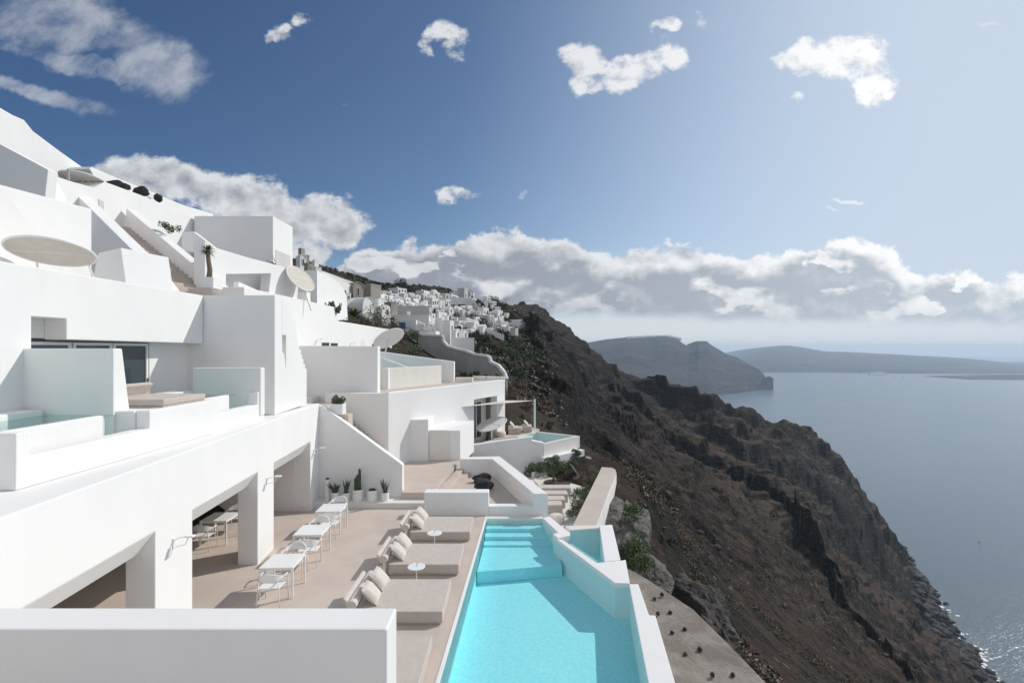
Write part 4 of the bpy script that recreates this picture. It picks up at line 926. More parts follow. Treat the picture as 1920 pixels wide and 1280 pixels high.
# ------------------------------------------------------------------ daybeds
def cushion(sx, sy, sz, n=10):
    vs = []; fs = []
    for side in (1, -1):
        for i in range(n+1):
            for j in range(n+1):
                a, b = 2*i/n-1, 2*j/n-1; e_ = (1-abs(a)**3.2)*(1-abs(b)**3.2)
                pin = 1-.07*(abs(a*b))**1.5*0-.05*(1-abs(b)**2)*abs(a)**4-.05*(1-abs(a)**2)*abs(b)**4
                vs.append((a*sx/2*pin, b*sy/2*pin, side*(sz/2)*(e_**.45)*(1)+0.0))
    m = (n+1)**2
    for i in range(n):
        for j in range(n):
            q = (i*(n+1)+j, (i+1)*(n+1)+j, (i+1)*(n+1)+j+1, i*(n+1)+j+1); fs.append(q); fs.append(tuple(m+k_ for k_ in reversed(q)))
    return vs, fs
def make_daybed(label, x0, x1, y0, y1, h=.30, pillows=True):
    xc, yc = (x0+x1)/2, (y0+y1)/2
    t = thing('daybed', label, 'daybed', (xc, yc, 0), 0, 'wide taupe daybeds beside the main pool')
    L, D = x1-x0, y1-y0
    MB().box(-L/2+.04, L/2-.04, -D/2+.04, D/2-.04, 0, .05).build('plinth', M['bed'], t, world=False)
    MB().box(-L/2+.25, L/2, -D/2, D/2, .045, h).build('mattress', M['bed'], t, world=False, bevel=.022, seg=3)
    MB().box(-L/2-.10, -L/2+.24, -D/2-.02, D/2+.16, 0, .045).build('head_plate', M['greyslab'], t, world=False, bevel=.005)
    # low raked back cushion and bolster
    MB().prism([(-L/2+.0, -D/2+.06, .30), (-L/2+.08, -D/2+.06, .30), (-L/2-.03, -D/2+.06, .53), (-L/2-.10, -D/2+.06, .53)], (0, D-.1, 0)).build('backrest', M['pillow'], t, world=False, bevel=.02, seg=3)
    MB().tube([(-L/2+.12, -D/2-.02, .43), (-L/2+.12, D/2-.02, .43)], .105, 20).build('bolster', M['pillow'], t, world=False, bevel=.02, smooth=False)
    MB().tube([(-L/2+.12, -D/2+.08, .36), (-L/2+.12, -D/2+.08, 0)], .045, 12).build('support_post', M['metal'], t, world=False)
    MB().tube([(-L/2+.12, D/2-.12, .36), (-L/2+.12, D/2-.12, 0)], .045, 12).build('support_post', M['metal'], t, world=False)
    for k_, yy_ in enumerate((-D*.20, D*.26)):
        vs, fs = cushion(.50, .50, .20)
        Mx = Matrix.Translation((-L/2+.42, yy_, h+.19)) @ Matrix.Rotation(R((4, -7)[k_]), 4, 'Z') @ Matrix.Rotation(R(47), 4, 'Y')
        MB().raw([Mx @ Vector(v_) for v_ in vs], fs).build('pillow', M['pillow'], t, world=False, smooth=True)
    return t
make_daybed('taupe daybed nearest the far end of the pool, by the low court wall', -3.42, -1.30, 15.0, 16.4)
make_daybed('taupe daybed second from the far end, between the two round side tables', -3.50, -1.40, 12.73, 14.12)
make_daybed('taupe daybed third from the far end, just behind the foreground parapet', -3.58, -1.50, 10.44, 11.92)
make_daybed('taupe daybed nearest the camera, mostly hidden by the foreground parapet', -3.66, -1.575, 8.1, 9.60)
def side_table(x, y, label):
    t = thing('side_table', label, 'side table', (x, y, 0), 0, 'round white side tables')
    MB().lathe([(.0, 0), (.13, 0), (.13, .012), (.0, .014)], 24).build('foot', M['metal'], t, world=False)
    MB().lathe([(.012, .01), (.012, .43)], 10).build('stem', M['metal'], t, world=False)
    MB().lathe([(.0, .425), (.215, .425), (.222, .432), (.222, .440), (.215, .445), (.0, .446)], 40).build('table_top', M['metal'], t, world=False)
    MB().tube([(.0, .0, .446), (.0, 0, .50), (.02, 0, .53), (.045, 0, .52), (.05, 0, .50)], .006, 6).build('hook', M['rubber'], t, world=False)
side_table(-2.33, 14.55, 'small round white table with a dark hook between the two farthest daybeds')
side_table(-2.43, 12.30, 'small round white table with a dark hook between the second and third daybeds')

# ------------------------------------------------------------------ potted plants on the ledge
def pot(label, x, y, z, r, h, kind, cat='potted plant'):
    t = thing('potted_plant', label, cat, (x, y, z), 0, 'potted succulents on the ledge')
    MB().lathe([(0, 0), (r*.96, 0), (r, .015), (r, h-.01), (r*.985, h), (r*.90, h), (r*.90, h-.05), (0, h-.05)], 36).build('pot', M['metal'], t, world=False, smooth=False)
    MB().lathe([(0, h-.05), (r*.89, h-.05), (r*.89, h-.035), (0, h-.03)], 20).build('soil', M['soil'], t, world=False)
    m_ = MB(); rr = random.Random(hash((round(x*100), 3)) & 0xffff)
    if kind in ('agave', 'aloe', 'tall'):
        nl, Ln, sp, wd = {'agave': (19, .44, .75, .042), 'aloe': (13, .54, .40, .042), 'tall': (14, .60, .44, .034)}[kind]
        for i in range(nl):
            a = rr.uniform(0, 6.28); l = Ln*rr.uniform(.6, 1.1); s_p = sp*rr.uniform(.25, 1.15)
            d = Vector((math.cos(a), math.sin(a), 0)); prev = None; w_ = wd*rr.uniform(.8, 1.2)
            pts = [d*(.02+l*s_p*f**1.2)+Vector((0, 0, h-.04+l*f*(1-.15*s_p*f))) for f in (0, .25, .5, .75, 1)]
            m_.tube(pts, [w_*.7, w_, w_*.85, w_*.45, .003], 5)
        m_.build('leaves', M['agave'], t, world=False, smooth=True)
    elif kind == 'cactus':
        for cx_, cy_, r0, hh in ((.0, 0, .065, .62), (-.085, .02, .055, .50), (.075, -.02, .05, .86), (.02, .08, .045, .40), (-.04, -.07, .04, .34)):
            n = 20; prof = []; vs = []; fs = []
            for i in range(13):
                f = i/12; z = h-.05+hh*f; rad = r0*(1+.10*math.sin(f*17+cx_*60))*(1 if f < .85 else math.sqrt(max(0, 1-((f-.85)/.15)**2))*.98+.02)
                for k_ in range(n):
                    q = rad*(1+.16*math.cos(k_*2*math.pi/n*(n/4))); vs.append((cx_+q*math.cos(2*math.pi*k_/n), cy_+q*math.sin(2*math.pi*k_/n), z))
            for i in range(12):
                for k_ in range(n): fs.append((i*n+k_, i*n+(k_+1) % n, (i+1)*n+(k_+1) % n, (i+1)*n+k_))
            fs.append(tuple(range(12*n, 13*n))); m_.raw(vs, fs)
        m_.build('cactus_stems', M['succ'], t, world=False, smooth=True)
    elif kind == 'round':
        for i in range(5):
            a = i*1.25; c_ = (0 if i == 0 else .07*math.cos(a), 0 if i == 0 else .07*math.sin(a)); r0 = .075
            m_.lathe([(r0*math.cos(f)*.999+.001, h-.03+r0*math.sin(f)*1.1) for f in np.linspace(0, 1.5, 7)], 14, (c_[0], c_[1], 0))
        m_.build('cactus_balls', M['dry'], t, world=False, smooth=True)
    else:
        for i in range(60):
            a = rr.uniform(0, 6.28); e_ = rr.uniform(.2, 1.5); l = .10
            d = Vector((math.cos(a)*math.cos(e_), math.sin(a)*math.cos(e_), math.sin(e_))); m_.tube([Vector((0, 0, h-.04))+d*.01, Vector((0, 0, h-.04))+d*l], [.008, .003], 4)
        m_.build('tuft', M['agave'], t, world=False)
pot('tall slim white cylinder pot with a small dark tuft, leftmost on the ledge', -7.06, 18.5, .2, .088, .80, 'tuft')
pot('short white pot with a spiky dark agave, next to the tall slim pot', -6.74, 18.45, .2, .150, .32, 'agave')
pot('short white pot with upright green aloe leaves, left of the cactus', -6.33, 18.43, .2, .145, .31, 'aloe')
pot('large white pot holding a tall columnar cactus', -5.88, 18.45, .2, .195, .43, 'cactus')
pot('large white pot with a low brown round cactus, right of the tall cactus', -5.32, 18.43, .2, .193, .41, 'round')
pot('short white pot with long thin upright leaves, rightmost on the ledge', -4.83, 18.43, .2, .145, .32, 'tall')

# ------------------------------------------------------------------ lava rocks in the court
def rock(label, c_, s_, mat='lava', seed=0, name='lava_rock', cat='rock', group=None, sub=4, rz=0):
    bm = bmesh.new(); bmesh.ops.create_icosphere(bm, subdivisions=sub, radius=1)
    V_ = np.array([v_.co[:] for v_ in bm.verts]); r_ = np.random.default_rng(seed)
    d = np.ones(len(V_))
    for _ in range(34):                                   # facets: cut by random planes
        n = r_.normal(size=3); n /= np.linalg.norm(n); k_ = r_.uniform(.50, .90)
        dd = V_ @ n; d = np.where(dd*d > k_, k_/np.maximum(dd, 1e-6), d)
    d = d*(1+.34*fbm(V_[:, 0]*1.3+seed, V_[:, 1]*1.3+V_[:, 2]*.9, .8, 5, .6, ridge=True)+.10*fbm(V_[:, 0]*4+V_[:, 2]*3, V_[:, 1]*4-V_[:, 2]*2, .8, 3))
    V_ = V_*d[:, None]*np.array(s_); a = R(rz); Rm = np.array([[math.cos(a), -math.sin(a), 0], [math.sin(a), math.cos(a), 0], [0, 0, 1]]); V_ = V_ @ Rm.T
    V_ += np.array(c_); 
    m_ = MB().raw(V_.tolist(), [tuple(v_.index for v_ in f.verts) for f in bm.faces]); bm.free()
    return m_.build(name, M[mat], label=label, cat=cat, group=group)
rock('glossy black lava boulder nearer the camera in the court', (-1.22, 20.55, .24), (.62, .40, .30), seed=3)
rock('flat black lava boulder lying behind the other one in the court', (-1.35, 21.75, .19), (.68, .34, .24), seed=5, rz=12)
for i, (px, py, y_, s_r, lb) in enumerate(((206, 345, 22.0, (.62, .3, .20), 'long low black lava stone at the left end of the row on the crest'), (232, 352, 23.4, (.55, .3, .22), 'black lava stone second from the left on the crest'), (262, 360, 24.6, (.50, .35, .34), 'tall jagged black lava stone in the middle of the crest row'), (297, 372.5, 27.0, (.34, .3, .34), 'squarish black lava stone standing alone right of the crest row'))):
    p = P(px, py, y_-0.0); rock(lb, (p.x, p.y, p.z), s_r, seed=20+i, sub=3)

# ------------------------------------------------------------------ disc parasols
def parasol(label, c_, rad, n, pole_foot, mat='sail', seg=64, seams=4, thick=.05, struts=False):
    """flat round canopy centred at c_, facing n, on a pole standing at pole_foot"""
    t = thing('disc_parasol', label, 'parasol', pole_foot, 0, 'round tilted disc parasols')
    n = Vector(n).normalized(); c_ = Vector(c_); a = n.cross(Vector((0, 0, 1))).normalized(); b = n.cross(a)
    ring = lambda r_, h_: [c_+(a*math.cos(2*math.pi*k_/seg)+b*math.sin(2*math.pi*k_/seg))*r_+n*h_ for k_ in range(seg)]
    vs = ring(rad*.985, -.004)+ring(rad*.985, .012); vs.append(c_-n*.02); vs.append(c_+n*.03)
    fs = [(k_, (k_+1) % seg, 2*seg) for k_ in range(seg)]+[((k_+1) % seg+seg, k_+seg, 2*seg+1) for k_ in range(seg)]+[(k_, k_+seg, (k_+1) % seg+seg, (k_+1) % seg) for k_ in range(seg)]
    MB().raw(vs, fs).build('canopy', M[mat], t)
    hoop = [c_+(a*math.cos(2*math.pi*k_/seg)+b*math.sin(2*math.pi*k_/seg))*rad for k_ in range(seg+1)]
    MB().tube(hoop, thick*.55, 8, cap=False).build('rim', M['metal'], t, smooth=True)
    top_ = c_
    if not struts: MB().tube([pole_foot, Vector(pole_foot)+(top_-Vector(pole_foot))*.98], .03, 10).build('pole', M['metal'], t, smooth=True)
    else:
        for sg in (-.62, .62):
            q = c_+a*rad*sg+b*rad*.70*(1 if b.z < 0 else -1); MB().tube([q, (q.x+.12*sg, q.y+.25, q.z-.75)], .022, 8).build('strut', M['metal'], t)
    for k_ in range(seams):
        ang = math.pi*k_/seams; d = a*math.cos(ang)+b*math.sin(ang)
        if k_ == 0: MB().tube([c_-d*rad*.98-n*.016, c_+d*rad*.98-n*.016], .012, 6).build('spreader', M['metal'], t)
    return t
def disc_from_ellipse(label, px, py, Y, rad, n, foot, **k_): parasol(label, P(px, py, Y), rad, n, foot, **k_)
def fit_normal(ang_deg, ratio, view_dir):
    """normal of a disc whose outline has the given minor/major ratio and major axis slope"""
    f = Vector(view_dir).normalized(); rt = f.cross(Vector((0, 0, 1))).normalized(); upv = rt.cross(f)
    maj = rt*math.cos(R(ang_deg))+upv*math.sin(R(ang_deg)); mn = f.cross(maj)
    s_ = ratio; return (f*s_+mn*math.sqrt(1-s_*s_)).normalized()
def disc(label, px, py, major, ratio, ang, Y, footdz, footpx=None, flip=False, **k_):
    c_ = P(px, py, Y); vd = c_-Vector((0, 0, ZC)); dist = vd.length
    n = fit_normal(ang, ratio, vd)
    if flip:
        f = vd.normalized(); rt = f.cross(Vector((0, 0, 1))).normalized(); upv = rt.cross(f); maj = rt*math.cos(R(ang))+upv*math.sin(R(ang)); mn = -f.cross(maj); n = (f*ratio+mn*math.sqrt(1-ratio*ratio)).normalized()
    rad = major/2/F*Y*math.cos(math.atan2(abs(vd.x), vd.y))**.5
    fx = c_.x if footpx is None else (footpx-960)/F*Y
    parasol(label, c_, rad, n, (fx, Y+.02, c_.z-footdz), **k_)
disc('very large tilted disc parasol with a grey underside on the upper left roof', 97, 472.5, 151, .37, -5.5, 12.6, 1.6, thick=.05, flip=True, struts=True)
disc('pale disc parasol steeply tilted beside the white vaulted wall', 563.5, 522, 60, .50, -42, 24.0, 1.6, footpx=583)
disc('grey disc parasol tilted the other way beside the garden slope', 729, 634.5, 60, .48, 27, 24.3, 1.6, footpx=713, flip=True, mat='white')
disc('grey disc parasol lying almost flat on the crest at the upper left', 156, 337, 80, .36, -6, 20.5, 1.2, flip=True)
disc('low white disc parasol in front of the far recessed glass door', 922, 794.5, 58, .36, 18, 29.8, .9, mat='white')
MB().tube([P(128.5, 339, 18.2), P(128.5, 317, 18.2)], .04, 8).build('thin_post', M['steel'], label='thin grey metal post on the crest left of the flat grey parasol', cat='post')

# ------------------------------------------------------------------ far terrace furniture
def sunbed(label, x0, x1, y0, y1, z, h=.32, rz=0, group='single sunbeds on the lower terraces', pil=True):
    t = thing('sunbed', label, 'sunbed', ((x0+x1)/2, (y0+y1)/2, z), R(rz), group); L, D = x1-x0, y1-y0
    MB().box(-L/2, L/2, -D/2, D/2, .0, h*.62).build('base', M['bed'], t, world=False, bevel=.01)
    MB().box(-L/2-.01, L/2+.01, -D/2-.01, D/2+.01, h*.63, h).build('mattress', M['bed'], t, world=False, bevel=.03)
    if pil:
        vs, fs = cushion(.45, min(.6, D*.85), .17, 8); Mx = Matrix.Translation((-L/2+.25, 0, h+.17)) @ Matrix.Rotation(R(50), 4, 'Y')
        MB().raw([Mx @ Vector(v_) for v_ in vs], fs).build('pillow', M['pillow'], t, world=False, smooth=True)
nm = ['farthest', 'second farthest', 'second nearest', 'nearest']
for i, yf in enumerate((23.95, 22.95, 22.1, 21.35)):
    xr = (1070-5*i-960)/F*yf
    sunbed(nm[i]+' of the four beige sunbeds lined up on the lower terrace', xr-1.9, xr, yf, yf+.62, T2, .40)
sunbed('beige sunbed on the far terrace closest to the disc parasol', -.25, .62, 32.3, 33.3, .30, .42)
sunbed('beige sunbed on the far terrace closest to the sail post', .72, 1.35, 32.9, 33.9, .30, .42)
MB().lathe([(0, 0), (.36, 0), (.42, .08), (.42, .26), (.34, .34), (0, .36)], 28, (-.82, 31.6, .30)).build('pouf', M['pillow'], label='round white pouf beside the low disc parasol', cat='pouf', smooth=True)
MB().lathe([(0, 0), (.28, 0), (.33, .07), (.33, .25), (.26, .32), (0, .34)], 28, (1.86, 20.3, T2)).build('pouf', M['pillow'], label='round beige pouf at the near end of the lower terrace sunbeds', cat='pouf', smooth=True)
# sail
sa = thing('shade_sail', 'thin triangular cream shade sail from the facade to a white post', 'shade sail', (1.5, 31.9, .3))
pw, pa, pb = VP(866, 762, LA6, LB6)+nW*.02, P(1002, 750.5, 31.9), VP(946, 750.5, LA6, LB6)+nW*.02
tri_ = [pw, pa, pb]; MB().prism(tri_, (0, 0, -.02)).build('sail_cloth', M['sail'], sa)
MB().tube([(P(1002.5, 806, 31.9)), P(1002.5, 748, 31.9)], .065, 10).build('post', M['metal'], sa)
# lounge chairs by the olive tree
def lounge(label, x, y, rz):
    t = thing('lounge_chair', label, 'chair', (x, y, T2), R(rz), 'white lounge chairs on the lower terrace')
    pr_ = [(-.55, .30), (-.10, .24), (.10, .26), (.42, .78)]
    m_ = MB()
    for a, b in zip(pr_[:-1], pr_[1:]): m_.prism([(a[0], -.3, a[1]), (b[0], -.3, b[1]), (b[0], -.3, b[1]+.03), (a[0], -.3, a[1]+.03)], (0, .6, 0))
    m_.build('shell', M['metal'], t, world=False)
    for q in (-.26, .26):
        MB().tube([(-.4, q, .29), (-.35, q, 0)], .014, 6).build('leg', M['metal'], t, world=False); MB().tube([(.15, q, .32), (.3, q, 0)], .014, 6).build('leg', M['metal'], t, world=False)
lounge('white lounge chair with its back to the olive tree', 3.75, 27.1, 190); lounge('white lounge chair with a tall raked back near the plinth wall', 4.25, 29.0, 20)
t = thing('garden_table', 'small white slatted table between the lounge chairs', 'table', (4.45, 27.2, T2)); MB().box(-.4, .4, -.3, .3, .42, .45).build('table_top', M['metal'], t, world=False)
for a in (-.35, .35):
    for b in (-.25, .25): MB().tube([(a, b, .42), (a, b, 0)], .014, 6).build('leg', M['metal'], t, world=False)
M['dryolive'] = leafmat('feathery_leaves', (.14, .15, .07), (.19, .18, .10), (.09, .11, .05), 3)
# ------------------------------------------------------------------ foliage helpers
def leaf_cloud(n, shape, size, seed=0, flat=.0, clump=None):
    """shape(r) -> points in a unit-ish volume; returns leaf quads scattered round clump centres"""
    r_ = np.random.default_rng(seed)
    c_ = shape(r_, n); nr = r_.normal(size=(n, 3)); nr /= np.linalg.norm(nr, axis=1)[:, None]
    a = np.cross(nr, r_.normal(size=(n, 3))); a /= np.linalg.norm(a, axis=1)[:, None]; b = np.cross(nr, a)
    s_ = size*r_.uniform(.6, 1.4, (n, 1))
    v_ = np.stack([c_-a*s_, c_-b*s_*.45, c_+a*s_, c_+b*s_*.45], 1).reshape(-1, 3)
    return v_.tolist(), [(4*i, 4*i+1, 4*i+2, 4*i+3) for i in range(n)]
def clumpy(cent, rad):
    cent = np.array(cent, float); rad = np.array(rad, float)
    def f(r_, n):
        k_ = r_.integers(0, len(cent), n); d = r_.normal(size=(n, 3)); d /= np.linalg.norm(d, axis=1)[:, None]
        q = cent[k_]+d*(rad[k_][:, None])*(r_.uniform(0.35, 1, (n, 1))**.5); return q
    return f
def bush(name, label, cat, c_, w_, h_, mat='green', n=700, leaf=.05, seed=1, group=None, nc=9, parent=None, depth=None):
    r_ = np.random.default_rng(seed); d_ = depth or w_
    cent = np.stack([r_.uniform(-.36, .36, nc)*w_, r_.uniform(-.36, .36, nc)*d_, r_.uniform(.18, .72, nc)*h_], -1); rad = r_.uniform(.20, .34, nc)*min(w_, h_*1.2)
    vs, fs = leaf_cloud(n, clumpy(cent, rad), leaf, seed)
    vs = [(x+c_[0], y+c_[1], max(z, -.02)+c_[2]) for x, y, z in vs]
    return MB().raw(vs, fs).build(name, M[mat] if isinstance(mat, str) else mat, parent, label, cat, group)
# olive tree
ot = thing('olive_tree', 'small olive tree in a dark round soil bed on the lower terrace', 'tree', (2.3, 26.4, T2))
MB().tube([(2.25, 26.4, T2), (2.28, 26.4, T2+.4), (2.22, 26.38, T2+.7)], [.075, .055, .045], 9).build('trunk', M['trunk'], ot, smooth=True)
for i, d in enumerate(((-.3, .1, .45), (.3, -.05, .5), (.02, .2, .6))):
    MB().tube([(2.22, 26.38, T2+.68), (2.22+d[0], 26.38+d[1], T2+.65+d[2])], [.035, .012], 6).build('limb', M['trunk'], ot)
vs, fs = leaf_cloud(2600, clumpy([(2.2, 26.4, -.25), (1.85, 26.4, -.45), (2.65, 26.35, -.40), (2.4, 26.5, -.05), (2.0, 26.3, -.12), (2.25, 26.2, -.6), (2.85, 26.4, -.5)], [.33, .27, .28, .26, .25, .26, .2]), .045, 4)
MB().raw(vs, fs).build('crown', M['olive'], ot)
MB().lathe([(0, .0), (.72, 0), (.74, .03), (.5, .045), (0, .06)], 32, (2.45, 26.3, T2)).build('soil_bed', M['soil'], ot)
for i, (x_, y_) in enumerate(((1.2, 27.5), (1.9, 27.7), (2.8, 28.1), (3.5, 28.5))):
    bush('shrub', ['leftmost', 'second', 'third', 'rightmost'][i]+' round green shrub against the plinth wall behind the olive tree', 'shrub', (x_, y_, T2), 1.0, .85, 'olive', 900, .05, 30+i, 'shrubs behind the olive tree')
# hedge of tall shrubs between lower terrace and garden wall
for i in range(9):
    f = i/8; p0 = G(1062, 975, T2); p1 = G(1120, 888, T2); x_ = p0.x+(p1.x-p0.x)*f-.15*math.sin(i*2.1); y_ = p0.y+(p1.y-p0.y)*f
    bush('feathery_shrub', 'feathery green shrub in the hedge by the garden wall, '+['nearest the pool', 'second from the pool', 'third from the pool', 'fourth from the pool', 'middle of the row', 'fourth from the far end', 'third from the far end', 'second from the far end', 'at the far end'][i], 'shrub', (x_+.34, y_, T2), .62, 1.05+.3*math.sin(i*1.7), ['dryolive', 'olive'][i % 2], 1100, .038, 60+i, 'feathery shrubs along the garden wall')
# planter on the stair wall, yucca, small plants
t = thing('planter_box', 'white box planter with a bushy green plant at the top of the sloping stair wall', 'planter', P(634, 776, 19.3))
p = P(634, 776, 19.3)
MB().box(p.x-.24, p.x+.24, 19.1, 19.55, p.z, p.z+.42).build('box', M['metal'], t, bevel=.01)
bush('plant', None, None, (p.x, 19.33, p.z+.38), .62, .40, 'olive', 700, .04, 8, parent=t)
MB().box(p.x-.1, p.x+.45, 19.18, 19.7, p.z-1.3, p.z-.01).build('plinth_block', M['floor'], label='beige block under the white box planter on the stairs', cat='block', bevel=.01)
def spiky_head(c_, n, L, w_, seed, up=.3, curve=.35):
    m_ = MB(); r_ = random.Random(seed)
    for i in range(n):
        a = r_.uniform(0, 6.28); e_ = r_.uniform(-.5, 1.4); l = L*r_.uniform(.75, 1.1); d = Vector((math.cos(a)*math.cos(e_), math.sin(a)*math.cos(e_), math.sin(e_)))
        pts = [Vector(c_)+d*l*f+Vector((0, 0, -curve*l*f*f)) for f in (0, .4, .75, 1)]
        s_ = d.cross(Vector((0, 0, 1))); s_ = s_.normalized()*w_ if s_.length > .01 else Vector((w_, 0, 0))
        m_.raw([pts[0]-s_*.6, pts[0]+s_*.6, pts[1]+s_, pts[1]-s_, pts[2]+s_*.7, pts[2]-s_*.7, pts[3]], [(0, 1, 2, 3), (3, 2, 4, 5), (5, 4, 6)])
    return m_
yb = P(388, 549, 17.5)
t = thing('yucca', 'bare-trunked spiky yucca in a white box planter at the foot of the hill stairs', 'potted plant', (yb.x, 17.6, yb.z))
xl, xr = P(376, 0, 17.4).x, P(400, 0, 17.4).x; zt_, zb_ = P(0, 519, 17.4).z, P(0, 540, 17.4).z
MB().box(xl, xr, 17.4, 17.95, zb_, zt_).build('planter', M['metal'], t, bevel=.01)
hx = P(391, 470, 17.65)
MB().tube([(hx.x+.02, 17.65, zt_-.03), (hx.x+.05, 17.65, zt_+.3), (hx.x, 17.65, zt_+.62), (hx.x-.03, 17.65, hx.z)], [.10, .085, .075, .07], 10).build('trunk', M['trunk'], t, smooth=True)
spiky_head((hx.x-.03, 17.65, hx.z+.02), 150, .34, .014, 5).build('leaves', M['green'], t)
p = P(318, 431, 21.0); bush('roof_shrub', 'round green shrub growing beside the far parapet of the hill stairs', 'shrub', (p.x, p.y, p.z-.1), .75, .42, 'olive', 500, .045, 12)
p = P(522, 500, 26.0); spiky_head((p.x, 25.8, p.z), 9, .9, .05, 9, curve=.15).build('wall_plant', M['agave'], label='dark strappy plant standing in the niche of the large box building', cat='plant')
p = P(742, 768, 0) if False else None
# weeds on the concrete shelf
for i, (px, py) in enumerate(((1222, 1125), (1232, 1117), (1242, 1155), (1258, 1147), (1254, 1190), (1285, 1188), (1272, 1222), (1308, 1220), (1365, 1270), (1338, 1275))):
    p = G(px, py, -1.05)
    bush('weed_tuft', 'weed tuft on the concrete shelf, '+['closest to the pool coping corner', 'just beyond the first', 'beside the middle of the coping', 'small one at mid shelf', 'broad one near the coping', 'dark one at mid shelf centre', 'low one toward the camera on the left', 'dark round one toward the camera', 'lowest one on the right', 'tiny one at the bottom edge'][i], 'weed', (p.x, p.y, -1.05), .34+.06*(i % 3), .11, ['olive', 'dry', 'green'][i % 3], 150, .034, 100+i, 'weeds on the concrete shelf', nc=1)
# crag beside the garden wall with green plants
rock('large grey weathered crag right of the garden wall', (5.15, 21.0, -2.1), (1.35, 4.3, 1.75), 'crag', 41, 'rock_outcrop', 'rock', sub=5, rz=-10)
rock('smaller grey crag below the end of the garden wall', (4.75, 17.2, -2.7), (1.2, 2.0, 1.25), 'crag', 43, 'rock_outcrop', 'rock', sub=5)
rock('dark cleft rock beside the concrete shelf', (6.3, 16.8, -3.6), (1.5, 2.2, 1.4), 'brownrock', 45, 'rock_outcrop', 'rock', sub=5, rz=25)
for i, (px, py, Y_, w_, h_) in enumerate(((1190, 1020, 16.8, .9, 1.1), (1205, 1050, 16.0, .8, .8), (1185, 960, 19.5, .7, 1.0))):
    p = P(px, py, Y_); bush('cliff_plant', ['leafy green plant clinging to the crag beside the triangular pool', 'yellow-green plant at the foot of the crag', 'thin green creeper high on the crag'][i], 'plant', (p.x, p.y, p.z-h_*.5), w_, h_, 'green', 900, .045, 140+i, 'plants on the crag')
